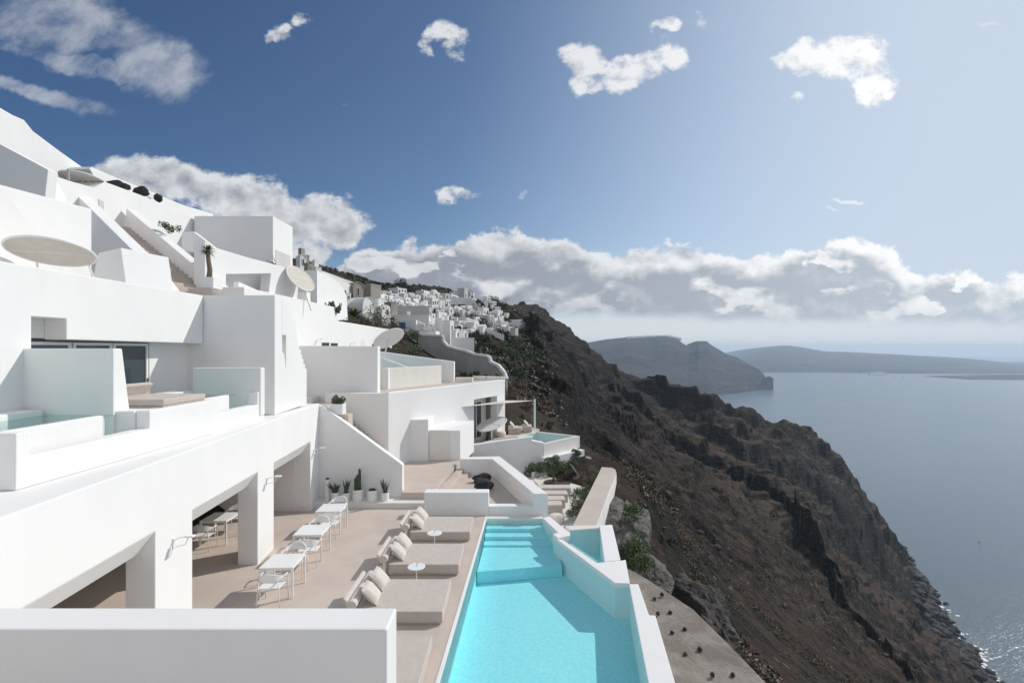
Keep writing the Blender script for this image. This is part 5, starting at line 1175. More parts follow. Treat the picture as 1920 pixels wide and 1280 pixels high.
# ------------------------------------------------------------------ village on the hillside: every house is stood on the ground seen at its photo foot
HOUSES = []
def arch_profile(w_, h_, n=12, spring=None):
    sp = spring if spring is not None else h_-w_/2
    return [(-w_/2, 0), (w_/2, 0)]+[(w_/2*math.cos(math.pi*i/n), sp+(h_-sp)*math.sin(math.pi*i/n)) for i in range(n+1)]
def house(px0, px1, pyb, pyt, typ='flat', mat='village', rot=0, wins=None, Y=None, name='village_house', label=None, depth=None, door=None, seed=None, cat='house', sink=1.5, onground=True):
    pxc = (px0+px1)/2
    if Y is None:
        h_ = hit(pxc, pyb)
        if h_ is None: return None
        Y = h_.y
    sc = F/Y; w_ = (px1-px0)/sc; hgt_ = (pyb-pyt)/sc; r_ = random.Random(seed if seed is not None else int(pxc*7+pyb*13))
    rz = R(rot); dep = depth or max(w_*r_.uniform(.9, 1.5), 3.0)
    # apparent width covers part of the sunlit side, so shrink the front accordingly
    if depth is None or typ != 'flat':
        rz = R(57+.35*rot+r_.uniform(-9, 9)); q_ = r_.uniform(.75, 1.15); fw = w_/(math.cos(rz)+q_*math.sin(rz)); dep = fw*q_
    else: fw = w_; rz = R(6)
    c_ = P(pxc, pyb, Y); t = thing(name, label or 'x', cat, (c_.x, c_.y+dep*.5, c_.z), rz, 'houses of the hillside village')
    d0 = -dep*.5; x0, x1 = -fw/2, fw/2; H = hgt_
    m_ = MB()
    if typ == 'vault':
        pf_ = arch_profile(fw, H, 12, H-fw*.5 if H > fw*.6 else H*.35)
        pf_[0] = (-fw/2, -sink); pf_[1] = (fw/2, -sink)
        m_.prism([(x, d0, z) for x, z in pf_], (0, dep, 0)); m_.build('wall', M[mat], t, world=False)
        pf2 = [(x*1.04, z*1.012) for x, z in arch_profile(fw, H, 12, H-fw*.5 if H > fw*.6 else H*.35)[2:]]
        MB().prism([(x, d0-.08, z) for x, z in pf2]+[(x*.93, d0-.08, z*.965) for x, z in reversed(pf2)], (0, .3, 0)).build('gable_rim', M[mat], t, world=False)
    else:
        m_.box(x0, x1, d0, d0+dep, -sink, H*(.93 if typ == 'flat' else .8)); m_.build('wall', M[mat], t, world=False)
        if typ == 'flat':
            p_ = MB(); a = .22; zt0 = H*.93
            for bx in ((x0-.03, x1+.03, d0-.03, d0+a), (x0-.03, x1+.03, d0+dep-a, d0+dep+.03), (x0-.03, x0+a, d0+a, d0+dep-a), (x1-a, x1+.03, d0+a, d0+dep-a)): p_.box(*bx, zt0, H)
            p_.build('roof_parapet', M[mat], t, world=False)
        elif typ == 'barrel':       # low barrel roof running front to back
            MB().prism([(fw/2*math.cos(math.pi*i/12), d0+.01, H*.8+.002+H*.2*math.sin(math.pi*i/12)) for i in range(13)], (0, dep-.02, 0)).build('roof', M[mat], t, world=False)
        elif typ == 'cross':        # barrel roof running side to side
            MB().prism([(x0+.01, d0+dep/2-dep/2*math.cos(math.pi*i/12), H*.8+.002+H*.2*math.sin(math.pi*i/12)) for i in range(13)], (x1-x0-.02, 0, 0)).build('roof', M[mat], t, world=False)
        elif typ == 'dome':
            q = min(fw, dep)*.46
            MB().lathe([(q*math.cos(f), H*.8+H*.35*math.sin(f)) for f in np.linspace(0, 1.56, 8)], 20, (0, d0+dep/2, 0)).build('dome', M[mat], t, world=False, smooth=True)
        elif typ == 'pitch':
            MB().prism([(x0-.1, d0-.05, H*.8), (x1+.1, d0-.05, H*.8), (0, d0-.05, H*1.02)], (0, dep+.1, 0)).build('roof', M[mat], t, world=False)
        elif typ == 'shed':
            MB().prism([(x0-.1, d0-.05, H*.8), (x1+.1, d0-.05, H*.8), (x1+.1, d0-.05, H*.84), (x0-.1, d0-.05, H)], (0, dep+.1, 0)).build('roof', M[mat], t, world=False)
    # openings, each recessed frame with its own pane
    nw = wins if wins is not None else max(1, int(fw/2.4))
    ww = min(.85, fw*.16); wh = min(1.35, H*.34); zb = H*.34
    for k_ in range(nw):
        cx_ = x0+fw*(k_+.5)/nw*1.0 if nw > 1 else r_.uniform(-.15, .15)*fw
        if typ == 'vault' and nw == 1: cx_ = 0
        isdoor = (door is None and k_ == 0 and nw > 1) or (door == k_)
        z0, z1 = (.02, min(2.0, H*.62)) if isdoor else (zb, zb+wh)
        fr = MB(); fr.box(cx_-ww/2-.07, cx_+ww/2+.07, d0-.04, d0+.02, z0, z1+.07)
        f_ = fr.build('door' if isdoor else 'window', M['village2' if not isdoor else mat], t, world=False)
        MB().box(cx_-ww/2, cx_+ww/2, d0-.055, d0-.041, z0+.03, z1).build('leaf' if isdoor else 'pane', M['blue'] if isdoor and r_.random() < .35 else M['pane'], f_, world=False)
    # a window on the sunlit side
    if dep > 4 and r_.random() < .6 and rot >= 0:
        f_ = MB().box(x1-.02, x1+.04, d0+dep*.3, d0+dep*.3+.75, zb, zb+wh).build('window', M['village2'], t, world=False)
        MB().box(x1+.041, x1+.055, d0+dep*.3+.06, d0+dep*.3+.69, zb+.06, zb+wh-.06).build('pane', M['pane'], f_, world=False)
    if typ in ('flat', 'barrel') and r_.random() < .45:
        cx_ = r_.uniform(-.3, .3)*fw; MB().box(cx_-.22, cx_+.22, d0+dep*.6, d0+dep*.6+.45, H*.9, H*1.0+.7).build('chimney', M[mat], t, world=False)
    HOUSES.append([t, pxc, (pyb+pyt)/2, typ, mat, nw, w_, H, label]); return t
# near group above the garden
house(648, 677, 566, 528, 'vault', 'tan', 12, 1, Y=62, label='old bare stone vaulted house with one tall dark window above the garden', name='vaulted_house')
house(673, 709, 570, 532, 'flat', 'tan', 16, 0, Y=68, label='plain tan unpainted block house beside the bare stone vaulted house')
house(650, 694, 590, 556, 'vault', 'village', 10, 0, Y=50, depth=6, label='broad white vault roof rising right behind the garden cacti', name='vaulted_house')
house(698, 728, 599, 571, 'barrel', 'village', 25, 1, Y=52, label='small white chapel-like house with one framed window below the tan block')
house(704, 718, 582, 558, 'flat', 'village', 10, 0, Y=58, label='narrow white block tower standing behind the small chapel-like house')
house(719, 743, 585, 566, 'flat', 'tan', 10, 0, Y=66, label='low tan unpainted block between the white houses')
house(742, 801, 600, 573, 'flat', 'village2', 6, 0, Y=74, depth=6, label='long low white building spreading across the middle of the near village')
house(724, 800, 622, 590, 'flat', 'village', 4, 0, Y=66, depth=5, label='big plain white terrace building above the zigzag balcony')
house(799, 815, 600, 587, 'flat', 'village', 20, 1, Y=82, label='tiny white cube house with one window beside the dark palm')
house(815, 838, 622, 594, 'barrel', 'village', 20, 1, Y=72, label='white barrel-roofed house right of the zigzag balcony')
house(828, 850, 634, 600, 'flat', 'village', 25, 1, Y=68, label='tall white block house beside the boundary wall bend')
house(846, 862, 640, 616, 'vault', 'village', 14, 1, Y=66, label='white arched house with a dark arched doorway, left of its twin', name='vaulted_house')
house(861, 877, 641, 617, 'vault', 'village', 14, 1, Y=67, label='white arched house with a dark arched doorway, right of its twin', name='vaulted_house')
house(844, 886, 651, 633, 'flat', 'village', 8, 0, Y=62, depth=4, label='low white terrace block under the twin arched houses')
# white vaulted house just behind the steep small parasol, and the cluster above it
vh = thing('vaulted_house', 'big sunlit white vaulted house directly right of the steeply tilted parasol', 'house', P(620, 600, 34))
VA, VB = (P(594, 0, 31).x, 31.0), (P(594, 0, 31).x+.6, 42.0)
vp_ = [VP(px, py, VA, VB) for px, py in ((594, 600), (594, 508), (604, 511), (616, 516), (628, 524), (638, 533), (645, 543), (650, 556), (652, 600))]
MB().prism(vp_, (-6, .4, 0)).build('wall', M['white'], vh)
MB().prism([P(572, 507, 30.9), P(594.5, 507, 30.9), P(594.5, 600, 30.9), P(572, 600, 30.9)], (0, .3, 0)).build('front_wall', M['white'], vh)
house(553, 571, 507, 476, 'vault', 'village', 10, 1, Y=44, label='small white vaulted house peeking out right of the large plain box building', name='vaulted_house')
house(559, 576, 496, 477, 'flat', 'tan', 10, 0, Y=50, label='tan rendered block on the crest behind the small vaulted house')
house(569, 584, 507, 493, 'flat', 'tan', 14, 1, Y=42, label='small dark-fronted tan block right of the small vaulted house')
house(584, 600, 512, 500, 'flat', 'village', 14, 0, Y=46, label='tiny white block at the left end of the ridge walls')
house(640, 656, 566, 549, 'flat', 'village', 12, 1, Y=50, label='small white block house between the big vaulted house and the bare stone vaulted house')
for i_, (a, b, c_, d, Y_) in enumerate(((592, 503, 640, 524, 62), (606, 508, 668, 531, 70), (630, 522, 672, 540, 58))):
    A_q, B_q = P(a, b, Y_), P(c_, d, Y_+6)
    MB().prism([(A_q.x, A_q.y, A_q.z-3), (B_q.x, B_q.y, B_q.z-3), B_q, A_q], (0, .5, 0)).build('ridge_wall', M['village'], label=['upper', 'middle', 'lower'][i_]+' thin white ridge wall stepping down the brown hill behind the parasol', cat='wall', group='white ridge walls')
# balcony with crossed balustrade
bal2 = thing('crossed_balcony', 'white balcony with an X-pattern balustrade in the near village', 'balcony', P(799, 632, 58))
MB().prism([P(780, 620, 58), P(817, 620, 58), P(818, 634, 58), P(780, 632, 58)], (0, 3, 0)).build('base', M['village'], bal2)
xb = MB()
def bar(a, b): xb.tube([P(*a, 58.0), P(*b, 58.0)], .07, 5)
bar((779, 609), (816, 609)); bar((779, 619), (816, 619))
for i in range(6):
    x_ = 779+i*7.4; bar((x_, 609), (x_, 620))
    if i < 5: bar((x_, 609), (x_+7.4, 619)); bar((x_, 619), (x_+7.4, 609))
xb.build('balustrade', M['village'], bal2)
MB().prism([P(748, 604, 56), P(760, 604, 56), P(760, 616, 56), P(748, 616, 56)], (0, .2, 0)).build('blue_door', M['blue'], label='dark blue wooden door at the edge of the garden slope', cat='door')
DATA = [  # px0 px1 base top type rot windows
(728,757,549,540,'flat',5,3),(744,766,572,557,'barrel',15,1),(765,781,574,560,'flat',20,3),(708,728,556,545,'shed',10,1),(722,744,562,550,'flat',10,1),(735,752,568,556,'vault',12,1),
(780,802,559,545,'flat',10,2),(801,822,560,545,'dome',10,1),(796,818,576,559,'flat',12,3),(814,832,574,563,'flat',15,1),(822,842,563,550,'barrel',12,1),(824,842,572,561,'flat',15,2),(843,862,573,562,'flat',10,1),
(826,848,592,575,'vault',14,1),(846,866,592,577,'barrel',16,1),(861,873,598,580,'vault',10,0),(871,881,598,584,'vault',14,1),(858,875,565,541,'flat',12,1),(862,884,611,596,'shed',14,1),(874,896,622,601,'pitch',12,1),(880,898,603,594,'flat',14,1),
(893,911,626,609,'pitch',20,0),(874,897,568,559,'flat',10,2),(880,890,568,562,'flat',10,1),(887,907,581,569,'flat',15,2),(900,924,576,563,'flat',15,3),(896,915,594,577,'flat',18,2),(907,926,590,575,'flat',18,1),(922,940,602,581,'vault',18,2),
(907,925,603,590,'barrel',15,1),(921,932,612,596,'flat',16,2),(931,944,617,602,'dome',12,1),(942,953,617,603,'vault',16,1),(945,954,596,587,'flat',10,1),(932,944,603,592,'flat',16,1),(953,989,606,599,'flat',6,4),(951,985,616,604,'flat',8,0),(946,960,623,612,'flat',8,0),(957,971,630,615,'flat',14,0),
(760,778,586,574,'flat',12,1),(779,797,590,578,'shed',10,1),(760,775,558,549,'flat',10,1),(843,858,556,547,'flat',12,1),(868,884,583,573,'flat',14,1),(884,898,592,583,'barrel',14,1),(838,852,604,594,'flat',16,1),(851,866,612,601,'barrel',16,1),(784,800,572,563,'flat',12,1),
(905,918,564,556,'flat',14,1),(915,930,572,565,'flat',14,1),(925,938,583,575,'flat',14,1),(890,902,562,554,'flat',14,1),(808,822,584,576,'flat',12,1),(722,737,578,569,'flat',12,1),(850,862,584,575,'dome',12,0),(930,942,590,582,'flat',14,1),(898,910,610,601,'flat',14,1),
(770,786,562,553,'barrel',14,1),(835,848,583,574,'flat',14,1),(866,878,574,566,'flat',12,1),(875,888,556,549,'flat',12,1),(940,950,611,603,'flat',12,1),(713,726,568,559,'flat',14,1),(789,803,602,592,'barrel',15,1)]
fr_ = random.Random(23); occ = [((d[0]+d[1])/2, (d[2]+d[3])/2) for d in DATA]
TOPL = [(700, 548), (760, 556), (820, 552), (870, 555), (900, 566), (925, 576), (950, 592)]; BOTL = [(700, 582), (760, 590), (800, 600), (850, 618), (880, 632), (920, 626), (950, 622)]
def ip(L, x): return float(np.interp(x, [q[0] for q in L], [q[1] for q in L]))
tries = 0
while len(DATA) < 118 and tries < 4000:
    tries += 1; x_ = fr_.uniform(704, 948); y_ = fr_.uniform(ip(TOPL, x_)+3, ip(BOTL, x_)-2)
    if min(math.hypot((x_-a)*.8, (y_-4-b)*1.25) for a, b in occ) < 6.8: continue
    w__ = fr_.uniform(13, 20); h__ = fr_.uniform(8, 12); occ.append((x_, y_-4)); DATA.append((x_-w__/2, x_+w__/2, y_, y_-h__, fr_.choice(['flat', 'flat', 'barrel', 'vault', 'shed', 'dome']), 14, fr_.choice([0, 1, 1, 2])))
DATA = [(a-(b-a)*.06, b+(b-a)*.06, c_, d-(c_-d)*.05, e_, f_, g_) for a, b, c_, d, e_, f_, g_ in DATA]
for i, (a, b, yb_, yt_, ty, ro, nw) in enumerate(DATA):
    mt = 'bluewall' if (a, b) == (951, 985) else 'redwall' if (a, b) == (874, 897) else ('village2' if i % 7 == 3 else 'village')
    house(a, b, yb_, yt_, ty, mt, ro, nw, seed=i)
# bell tower of the hilltop church
bt_ = hit(882, 558) or P(882, 558, 260); Yb = bt_.y; sc_ = Yb/F
bl = thing('bell_tower', 'open white bell gable of the hilltop church on the village skyline', 'bell tower', P(882, 558, Yb))
mm = MB(); 
for a, b, c_, d in ((877, 879, 558, 546), (880.5, 882.5, 558, 546), (884, 887, 560, 546), (876, 888, 562, 555)): mm.prism([P(a, c_, Yb), P(b, c_, Yb), P(b, d, Yb), P(a, d, Yb)], (0, 1.2, 0))
mm.prism([P(876.5, 546, Yb), P(887.5, 546, Yb), P(882, 541.5, Yb)], (0, 1.2, 0)); mm.build('gable', M['village'], bl)
MB().lathe([(.05, .9), (.35, .5), (.5, 0), (0, 0)], 12, tuple(P(880, 552, Yb)+Vector((0, .6, 0)))).build('bell', M['rubber'], bl)
dm = P(872, 556, Yb+6)
# labels of the village houses: tell them apart by look and by their place along the hillside
TY = {'flat': 'flat-roofed', 'vault': 'arch-fronted vaulted', 'barrel': 'barrel-roofed', 'cross': 'barrel-roofed', 'dome': 'domed', 'pitch': 'gabled', 'shed': 'slant-roofed'}
ORD = ['leftmost', 'second from left', 'third from left', 'fourth from left', 'fifth from left', 'sixth from left', 'seventh from left', 'eighth from left', 'ninth from left', 'tenth from left', 'eleventh from left', 'twelfth from left', 'thirteenth from left', 'fourteenth from left', 'fifteenth from left', 'sixteenth from left', 'seventeenth from left', 'eighteenth from left', 'nineteenth from left', 'twentieth from left', 'twenty-first from left', 'twenty-second from left', 'twenty-third from left', 'twenty-fourth from left', 'twenty-fifth from left']
POSX = 0
auto = [h_ for h_ in HOUSES if h_[8] is None]
ROWS = [(0, 560, 'topmost'), (560, 572, 'upper'), (572, 585, 'middle'), (585, 600, 'lower'), (600, 700, 'lowest')]
for lo, hi, rn in ROWS:
    row = sorted([h_ for h_ in auto if lo <= h_[2] < hi], key=lambda q: q[1])
    kinds = {}
    for h_ in row: kinds.setdefault((h_[3], h_[4]), []).append(h_)
    for (ty, mt), L in kinds.items():
        col = {'village': 'white', 'village2': 'greyish', 'bluewall': 'pale blue', 'redwall': 'dark red', 'tan': 'tan'}[mt]
        for i, h_ in enumerate(L):
            wn_ = {0: 'windowless', 1: 'single-windowed', 2: 'two-windowed', 3: 'three-windowed', 4: 'four-windowed'}[h_[5]]
            pos = '' if len(L) == 1 else (', '+ORD[i]+' of its kind there')
            h_[0]['label'] = f'{col} {wn_} {TY[ty]} house in the {rn} village row{pos}'.replace(' of its kind there', ' of these')
# ------------------------------------------------------------------ boundary wall with the wavy top
wv = [(784, 624), (790, 629), (800, 629.5), (830, 631), (831, 641), (840, 651), (857, 656), (875, 660), (890, 666), (912, 669), (919, 672), (920, 680), (935, 687), (946, 700), (950, 712)]
def wavy_pts(off=0):
    r_ = []
    for px, py in wv:
        Yv = 58-(px-784)/166*14; r_.append(P(px, py, Yv))
    return r_
tp = wavy_pts(); mb = MB()
for a, b in zip(tp[:-1], tp[1:]):
    if (b-a).xy.length < .05: continue
    mb.prism([(a.x, a.y, a.z-5.0), (b.x, b.y, b.z-5.0), (b.x, b.y, b.z), (a.x, a.y, a.z)], (0.05, .45, 0))
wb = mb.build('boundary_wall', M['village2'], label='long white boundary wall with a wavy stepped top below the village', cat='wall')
mb = MB()
for a, b in zip(tp[:-1], tp[1:]): mb.tube([a+Vector((0, .2, .03)), b+Vector((0, .2, .03))], .22, 6)
mb.build('coping', M['village'], wb)
# second sweeping wall higher up
w2 = [(690, 586), (726, 600), (780, 600), (795, 607), (812, 622), (826, 640), (845, 652)]
mb = MB()
for a, b in zip(w2[:-1], w2[1:]):
    A, B = P(*a, 62), P(*b, 60); mb.prism([(A.x, A.y, A.z-4.5), (B.x, B.y, B.z-4.5), (B.x, B.y, B.z), (A.x, A.y, A.z)], (.05, .5, 0))
mb.build('sweeping_wall', M['village'], label='white retaining wall sweeping down behind the zigzag balcony', cat='wall')
# terrace walls between the houses
k_ = 0
for a, b, c_, d in ((800, 590, 842, 596), (865, 605, 900, 628), (700, 560, 742, 566), (742, 571, 778, 577), (800, 560, 846, 566), (838, 570, 880, 577), (886, 580, 905, 592), (845, 594, 876, 602), (920, 606, 945, 620), (905, 625, 945, 640)):
    A, B = hit(a, b), hit(c_, d)
    if A and B:
        mb = MB().prism([(A.x, A.y, A.z-1.5), (B.x, B.y, B.z-1.5), (B.x, B.y, B.z+1.3), (A.x, A.y, A.z+1.3)], (0, .5, 0))
        mb.build('terrace_wall', M['village'], label='low white village terrace wall, '+['above the wavy boundary wall', 'descending past the gabled houses', 'under the topmost left houses', 'below the barrel-roofed house', 'under the domed house', 'in the middle of the village', 'beside the upper right houses', 'in the village centre left of the arches', 'below the right-hand vaulted houses', 'lowest one beside the dark gully'][k_], cat='wall', group='village terrace walls')
    k_ += 1
# ------------------------------------------------------------------ garden slope between hotel and village: plants
def cactus_clump(label, c_, w_, h_, seed, n=26, group=None):
    r_ = random.Random(seed); m_ = MB()
    for i in range(n):
        x, y = r_.uniform(-.5, .5)*w_, r_.uniform(-.3, .3)*w_; z = 0; L = r_.randint(2, 4); a0 = r_.uniform(-.4, .4)
        for j in range(L):
            hh = h_/3.2*r_.uniform(.8, 1.1); rr = hh*.36; a0 += r_.uniform(-.5, .5); yaw = r_.uniform(0, 3.1)
            cx_, cz_ = x+math.sin(a0)*hh*.5, z+math.cos(a0)*hh*.5
            vs = []; 
            for s_ in (-1, 1):
                for q in range(8):
                    t_a = q/8*6.283; lx = rr*math.cos(t_a); lz = hh*.55*math.sin(t_a); lx2 = lx*math.cos(a0)+lz*math.sin(a0); lz2 = -lx*math.sin(a0)+lz*math.cos(a0)
                    vs.append((c_[0]+cx_+lx2*math.cos(yaw), c_[1]+y+lx2*math.sin(yaw)+s_*.035, c_[2]+cz_+lz2))
            m_.raw(vs, [tuple(range(7, -1, -1)), tuple(range(8, 16))]+[(q, (q+1) % 8, (q+1) % 8+8, q+8) for q in range(8)])
            x += math.sin(a0)*hh*.9; z += math.cos(a0)*hh*.9
    return m_.build('prickly_pear', M['succ'], label=label, cat='cactus', group=group)
def at(px, py, Y): 
    q = P(px, py, Y); return q
for i, (px, py, Y_, w_, h_, lb) in enumerate(((611, 576, 28.2, .6, .45, 'low prickly pear on top of the long wing, left clump'), (625, 577, 28.3, .6, .62, 'taller prickly pear on top of the long wing, beside the garden edge'), (970, 796, 38, 1.4, 1.0, 'large prickly pear on the slope behind the far terrace sunbeds'), (990, 806, 38.5, 1.1, .8, 'prickly pear just left of the sail post foot'), (1016, 806, 39, 1.3, 1.0, 'prickly pear right of the sail post'), (975, 672, 75, 4, 1.8, 'pale sprawling prickly pear at the top of the dark cliff'))):
    q = P(px, py, Y_); cactus_clump(lb, (q.x, q.y, q.z-.3), w_, h_, 70+i)
GP = [(664,600,42,2.2,2.2,'palmy','tall spiky green plant in the garden beside the cacti'),(684,618,40,2.6,1.6,'dry','dry brown bush in the middle of the garden slope'),(705,608,43,2.8,2.2,'olive','grey-green bush on the garden slope below the small chapel-like house'),(722,622,43,2.6,1.6,'dry','dry brown bush right of the grey-green garden bush'),(650,616,36,2.2,1.2,'dry','dry low bush close to the top of the long wing'),
      (742,634,44,2.2,1.6,'dry','dry bush at the lower right corner of the garden slope'),(768,630,50,2.0,.9,'green','green bush beside the blue door'),(775,656,42,2.0,.6,'olive','olive coloured bush behind the grey tilted parasol'),(800,678,42,2.6,.35,'dry','dry reddish bush below the boundary wall'),(762,668,38,2.2,.8,'dry','dry bush right behind the grey tilted parasol'),(835,692,42,2.4,.25,'dry','flat dry bush at the foot of the boundary wall'),
      (668,628,37,2.4,.9,'olive','low green ground bush at the garden edge'),(700,634,38,2.4,.9,'green','low dark green bush at the garden edge'),(878,698,42,3.0,.15,'green','leafy green hedge bush on the roof edge below the boundary wall'),(912,702,41,3.0,.15,'green','right leafy green hedge bush below the boundary wall')]
for i, (px, py, Y_, w_, h_, mt, lb) in enumerate(GP):
    q = P(px, py, Y_)
    if mt == 'palmy': spiky_head((q.x, q.y, q.z+.3), 70, 1.5, .07, 44+i).build('spiky_plant', M['green'], label=lb, cat='plant')
    else: bush('bush', lb, 'bush', (q.x, q.y, q.z-.5), w_, h_+.4, mt, 1100, .075, 200+i, 'bushes on the garden slope')
for i in range(9):
    q = P(892+i*6.4, 714, 33.6+.05*(i % 3)); spiky_head((q.x, q.y, q.z+.05), 26, .5, .012, 300+i, curve=.2).build('grass_tuft', M['straw'], label='straw-coloured grass tuft in the roof-edge trough', cat='grass', group='straw grass tufts in the trough')
# trees and dark shrubs in the village, each its own thing
def tree(label, px, py, w_px, h_px, mat='dark', n=900, seed=1, name='tree', trunk=True, Y=None):
    q = hit(px, py) if Y is None else P(px, py, Y)
    if q is None: return
    sc = q.y/F; w_, h_ = w_px*sc, h_px*sc
    t = thing(name, label, 'tree' if trunk else 'shrub', q, 0, 'trees and shrubs of the hillside village')
    if trunk: MB().tube([(q.x, q.y, q.z-.5), (q.x+.03*w_, q.y, q.z+h_*.5)], [h_*.05+.05, h_*.03+.03], 7).build('trunk', M['trunk'], t)
    bush('crown', None, None, (q.x, q.y, q.z+(h_*.18 if trunk else -.1*h_)), w_, h_*.95, mat, n, max(.035*w_, .06), seed, parent=t, nc=11)
def palm(label, px, py, w_px, Y=None, seed=3):
    q = hit(px, py) if Y is None else P(px, py, Y); sc = q.y/F
    t = thing('palm_tree', label, 'palm', q, 0, 'palms of the hillside village'); r0 = w_px*sc/2
    MB().tube([(q.x, q.y, q.z-.5), (q.x, q.y, q.z+r0*1.1)], [r0*.13, r0*.1], 8).build('trunk', M['trunk'], t)
    spiky_head((q.x, q.y, q.z+r0*1.1), 60, r0, r0*.055, seed, curve=.7).build('crown', M['dark'], t)
tree('big dark pine-like tree on the crest above the low flat house', 751, 547, 26, 23, 'dark', 1500, 401)
palm('small palm on the crest left of the big dark tree', 721, 549, 20); palm('broad dark palm in the middle of the village', 815, 600, 30, seed=6); palm('second dark palm slightly lower in the village', 803, 592, 22, seed=8)
TV = [(940,580,26,26,'dark','large dark shrub on the skyline right of the church'),(925,566,20,16,'dark','smaller dark shrub on the skyline near the church'),(852,598,26,16,'dark','dark shrub mass in the village centre'),(838,588,16,10,'dark','small dark shrub above the palms'),(868,588,22,14,'dark','dark shrub in the middle gully of the village'),(880,600,24,18,'dark','dark shrub below the arched houses'),
      (905,612,26,22,'dark','dark shrub on the right gully'),(918,600,22,18,'dark','dark shrub between the stacked white houses'),(932,625,28,18,'dark','dark shrub under the right-hand vaulted houses'),(915,640,26,20,'green','green shrub on the right edge of the village'),(895,640,24,22,'dark','dark shrub below the gabled houses'),(830,610,22,16,'reddish','dark red bougainvillea shrub in the village centre'),(848,606,18,10,'reddish','smaller dark red bougainvillea beside the larger one'),
      (870,645,22,10,'green','green shrub on the low terrace of the twin arched houses'),(985,625,26,20,'green','green shrub on the cliff edge right of the last white blocks'),(970,650,30,26,'green','green shrub patch on the cliff below the last white blocks'),(945,662,30,30,'green','olive green shrub above the dark cleft'),(925,655,24,24,'dry','brown shrub left of the dark cleft'),(950,750,34,30,'dry','big rust-brown bush beside the angled facade'),(975,730,30,26,'dry','second rust-brown bush higher beside the angled facade'),
      (968,700,30,20,'green','green bush on the slope above the rust-brown bushes'),(985,770,26,14,'dry','dry low bush above the shade sail'),(1010,760,30,14,'dry','dry low bush right of the shade sail'),(795,553,20,8,'dark','flat dark shrub on the crest above the palms'),(772,548,22,8,'dark','flat dark hedge on the crest right of the big tree'),(862,545,20,9,'dark','small dark shrub on the crest left of the church'),(1052,630,24,10,'dry','brown scrub on the far headland crest'),(1075,860,22,22,'olive','olive shrub at the far end of the garden wall')]
for i, (px, py, a, b, mt, lb) in enumerate(TV): tree(lb, px, py, a, b, mt, 900, 420+i, 'shrub', False)
tree('slim dark-trunked tree on the low round terrace beside the boundary wall', 900, 662, 16, 24, 'dark', 600, 470, Y=60)
# ------------------------------------------------------------------ cliff: boulders as things, the uncountable rest as stuff
BO = [(1586,1225,9,'squarish dark boulder low on the slope near the bottom edge'),(1500,1165,5,'small dark boulder in mid slope'),(1310,1000,9,'dark boulder at the top of the scree'),(1345,1030,10,'angular dark boulder in the scree'),(1330,1145,8,'grey boulder close to the concrete shelf'),(1280,1090,16,'big dark boulder at the edge of the concrete shelf'),(1440,1080,9,'dark boulder under the middle crag'),(1470,1140,7,'flat dark boulder on the brown slope'),(1395,1200,7,'dark boulder among dry bushes'),(1250,930,12,'dark boulder below the garden wall end'),(1215,900,9,'dark boulder beside the crag'),(1420,1225,6,'pale boulder among dry bushes near the bottom'),(1660,1230,7,'dark boulder on the lower scree'),(1540,1130,6,'small grey boulder on the brown slope')]
for i, (px, py, r_px, lb) in enumerate(BO):
    q = hit(px, py); sc = q.y/F; s_ = r_px*sc
    rock(lb, (q.x, q.y, q.z+s_*.2), (s_*1.2, s_, s_*.85), 'brownrock' if i % 4 else 'lava', 500+i, 'boulder', 'boulder', 'boulders on the cliff slope', sub=3)
def scatter(name, label, N_, seed, region, size, mats, kind='stuff', leafy=True, cat=None):
    r_ = np.random.default_rng(seed); V_ = []; F_ = []; n0 = 0
    s_lo, s_hi, t_lo, t_hi = region
    ss_ = r_.uniform(s_lo, s_hi, N_); tt = r_.uniform(math.log(K0+t_lo), math.log(K0+t_hi), N_); ys = np.exp(tt)-K0; xs = ss_*(ys+K0); zs = hgt(xs, ys)
    dens = fbm(xs, ys, 30, 4, s=seed)+.5*fbm(xs, ys, 7, 2, s=seed+1); keep = (dens > np.quantile(dens, .42)) & (zs > SEA+10) & ((xs > 5.8) | (ys > 45)); xs, ys, zs = xs[keep], ys[keep], zs[keep]
    return xs, ys, zs, r_
def scrub(name, N_, seed, region, r0, nl, mat, lf=.42):
    xs, ys, zs, r_ = scatter(None, None, N_, seed, region, None, None); n = len(xs)
    # a dome of upright ragged leaf quads per clump
    sz = r0*r_.uniform(.5, 1.5, n)*(1+ys/260)
    a = r_.uniform(0, 6.283, (n, nl)); e_ = r_.uniform(.05, 1.5, (n, nl)); rad = r_.uniform(.6, 1.0, (n, nl))*sz[:, None]
    d = np.stack([np.cos(a)*np.cos(e_), np.sin(a)*np.cos(e_), np.sin(e_)*.75], -1); c_ = np.stack([xs, ys, zs-.1*sz], -1)[:, None]+d*rad[..., None]
    nr = d+r_.normal(size=d.shape)*.5; nr /= np.linalg.norm(nr, axis=-1, keepdims=True); u_ = np.cross(nr, r_.normal(size=d.shape)); u_ /= np.linalg.norm(u_, axis=-1, keepdims=True); v_ = np.cross(nr, u_)
    q = (sz[:, None]*lf*r_.uniform(.6, 1.3, (n, nl)))[..., None]
    vv = np.stack([c_-u_*q, c_-v_*q*.6, c_+u_*q, c_+v_*q*.6], 2).reshape(-1, 3).astype(np.float32)
    nf = len(vv)//4; me = bpy.data.meshes.new(name); me.vertices.add(len(vv)); me.vertices.foreach_set('co', vv.ravel()); me.loops.add(nf*4); me.loops.foreach_set('vertex_index', np.arange(nf*4, dtype=np.int32)); me.polygons.add(nf); me.polygons.foreach_set('loop_start', np.arange(0, nf*4, 4, dtype=np.int32)); me.update(calc_edges=True); me.materials.append(M[mat])
    o = bpy.data.objects.new(name, me); COL.objects.link(o); return tag(o, kind='stuff')
scrub('dry_scrub', 12500, 31, (.12, 1.0, 4, 330), .44, 54, 'dry', .13)
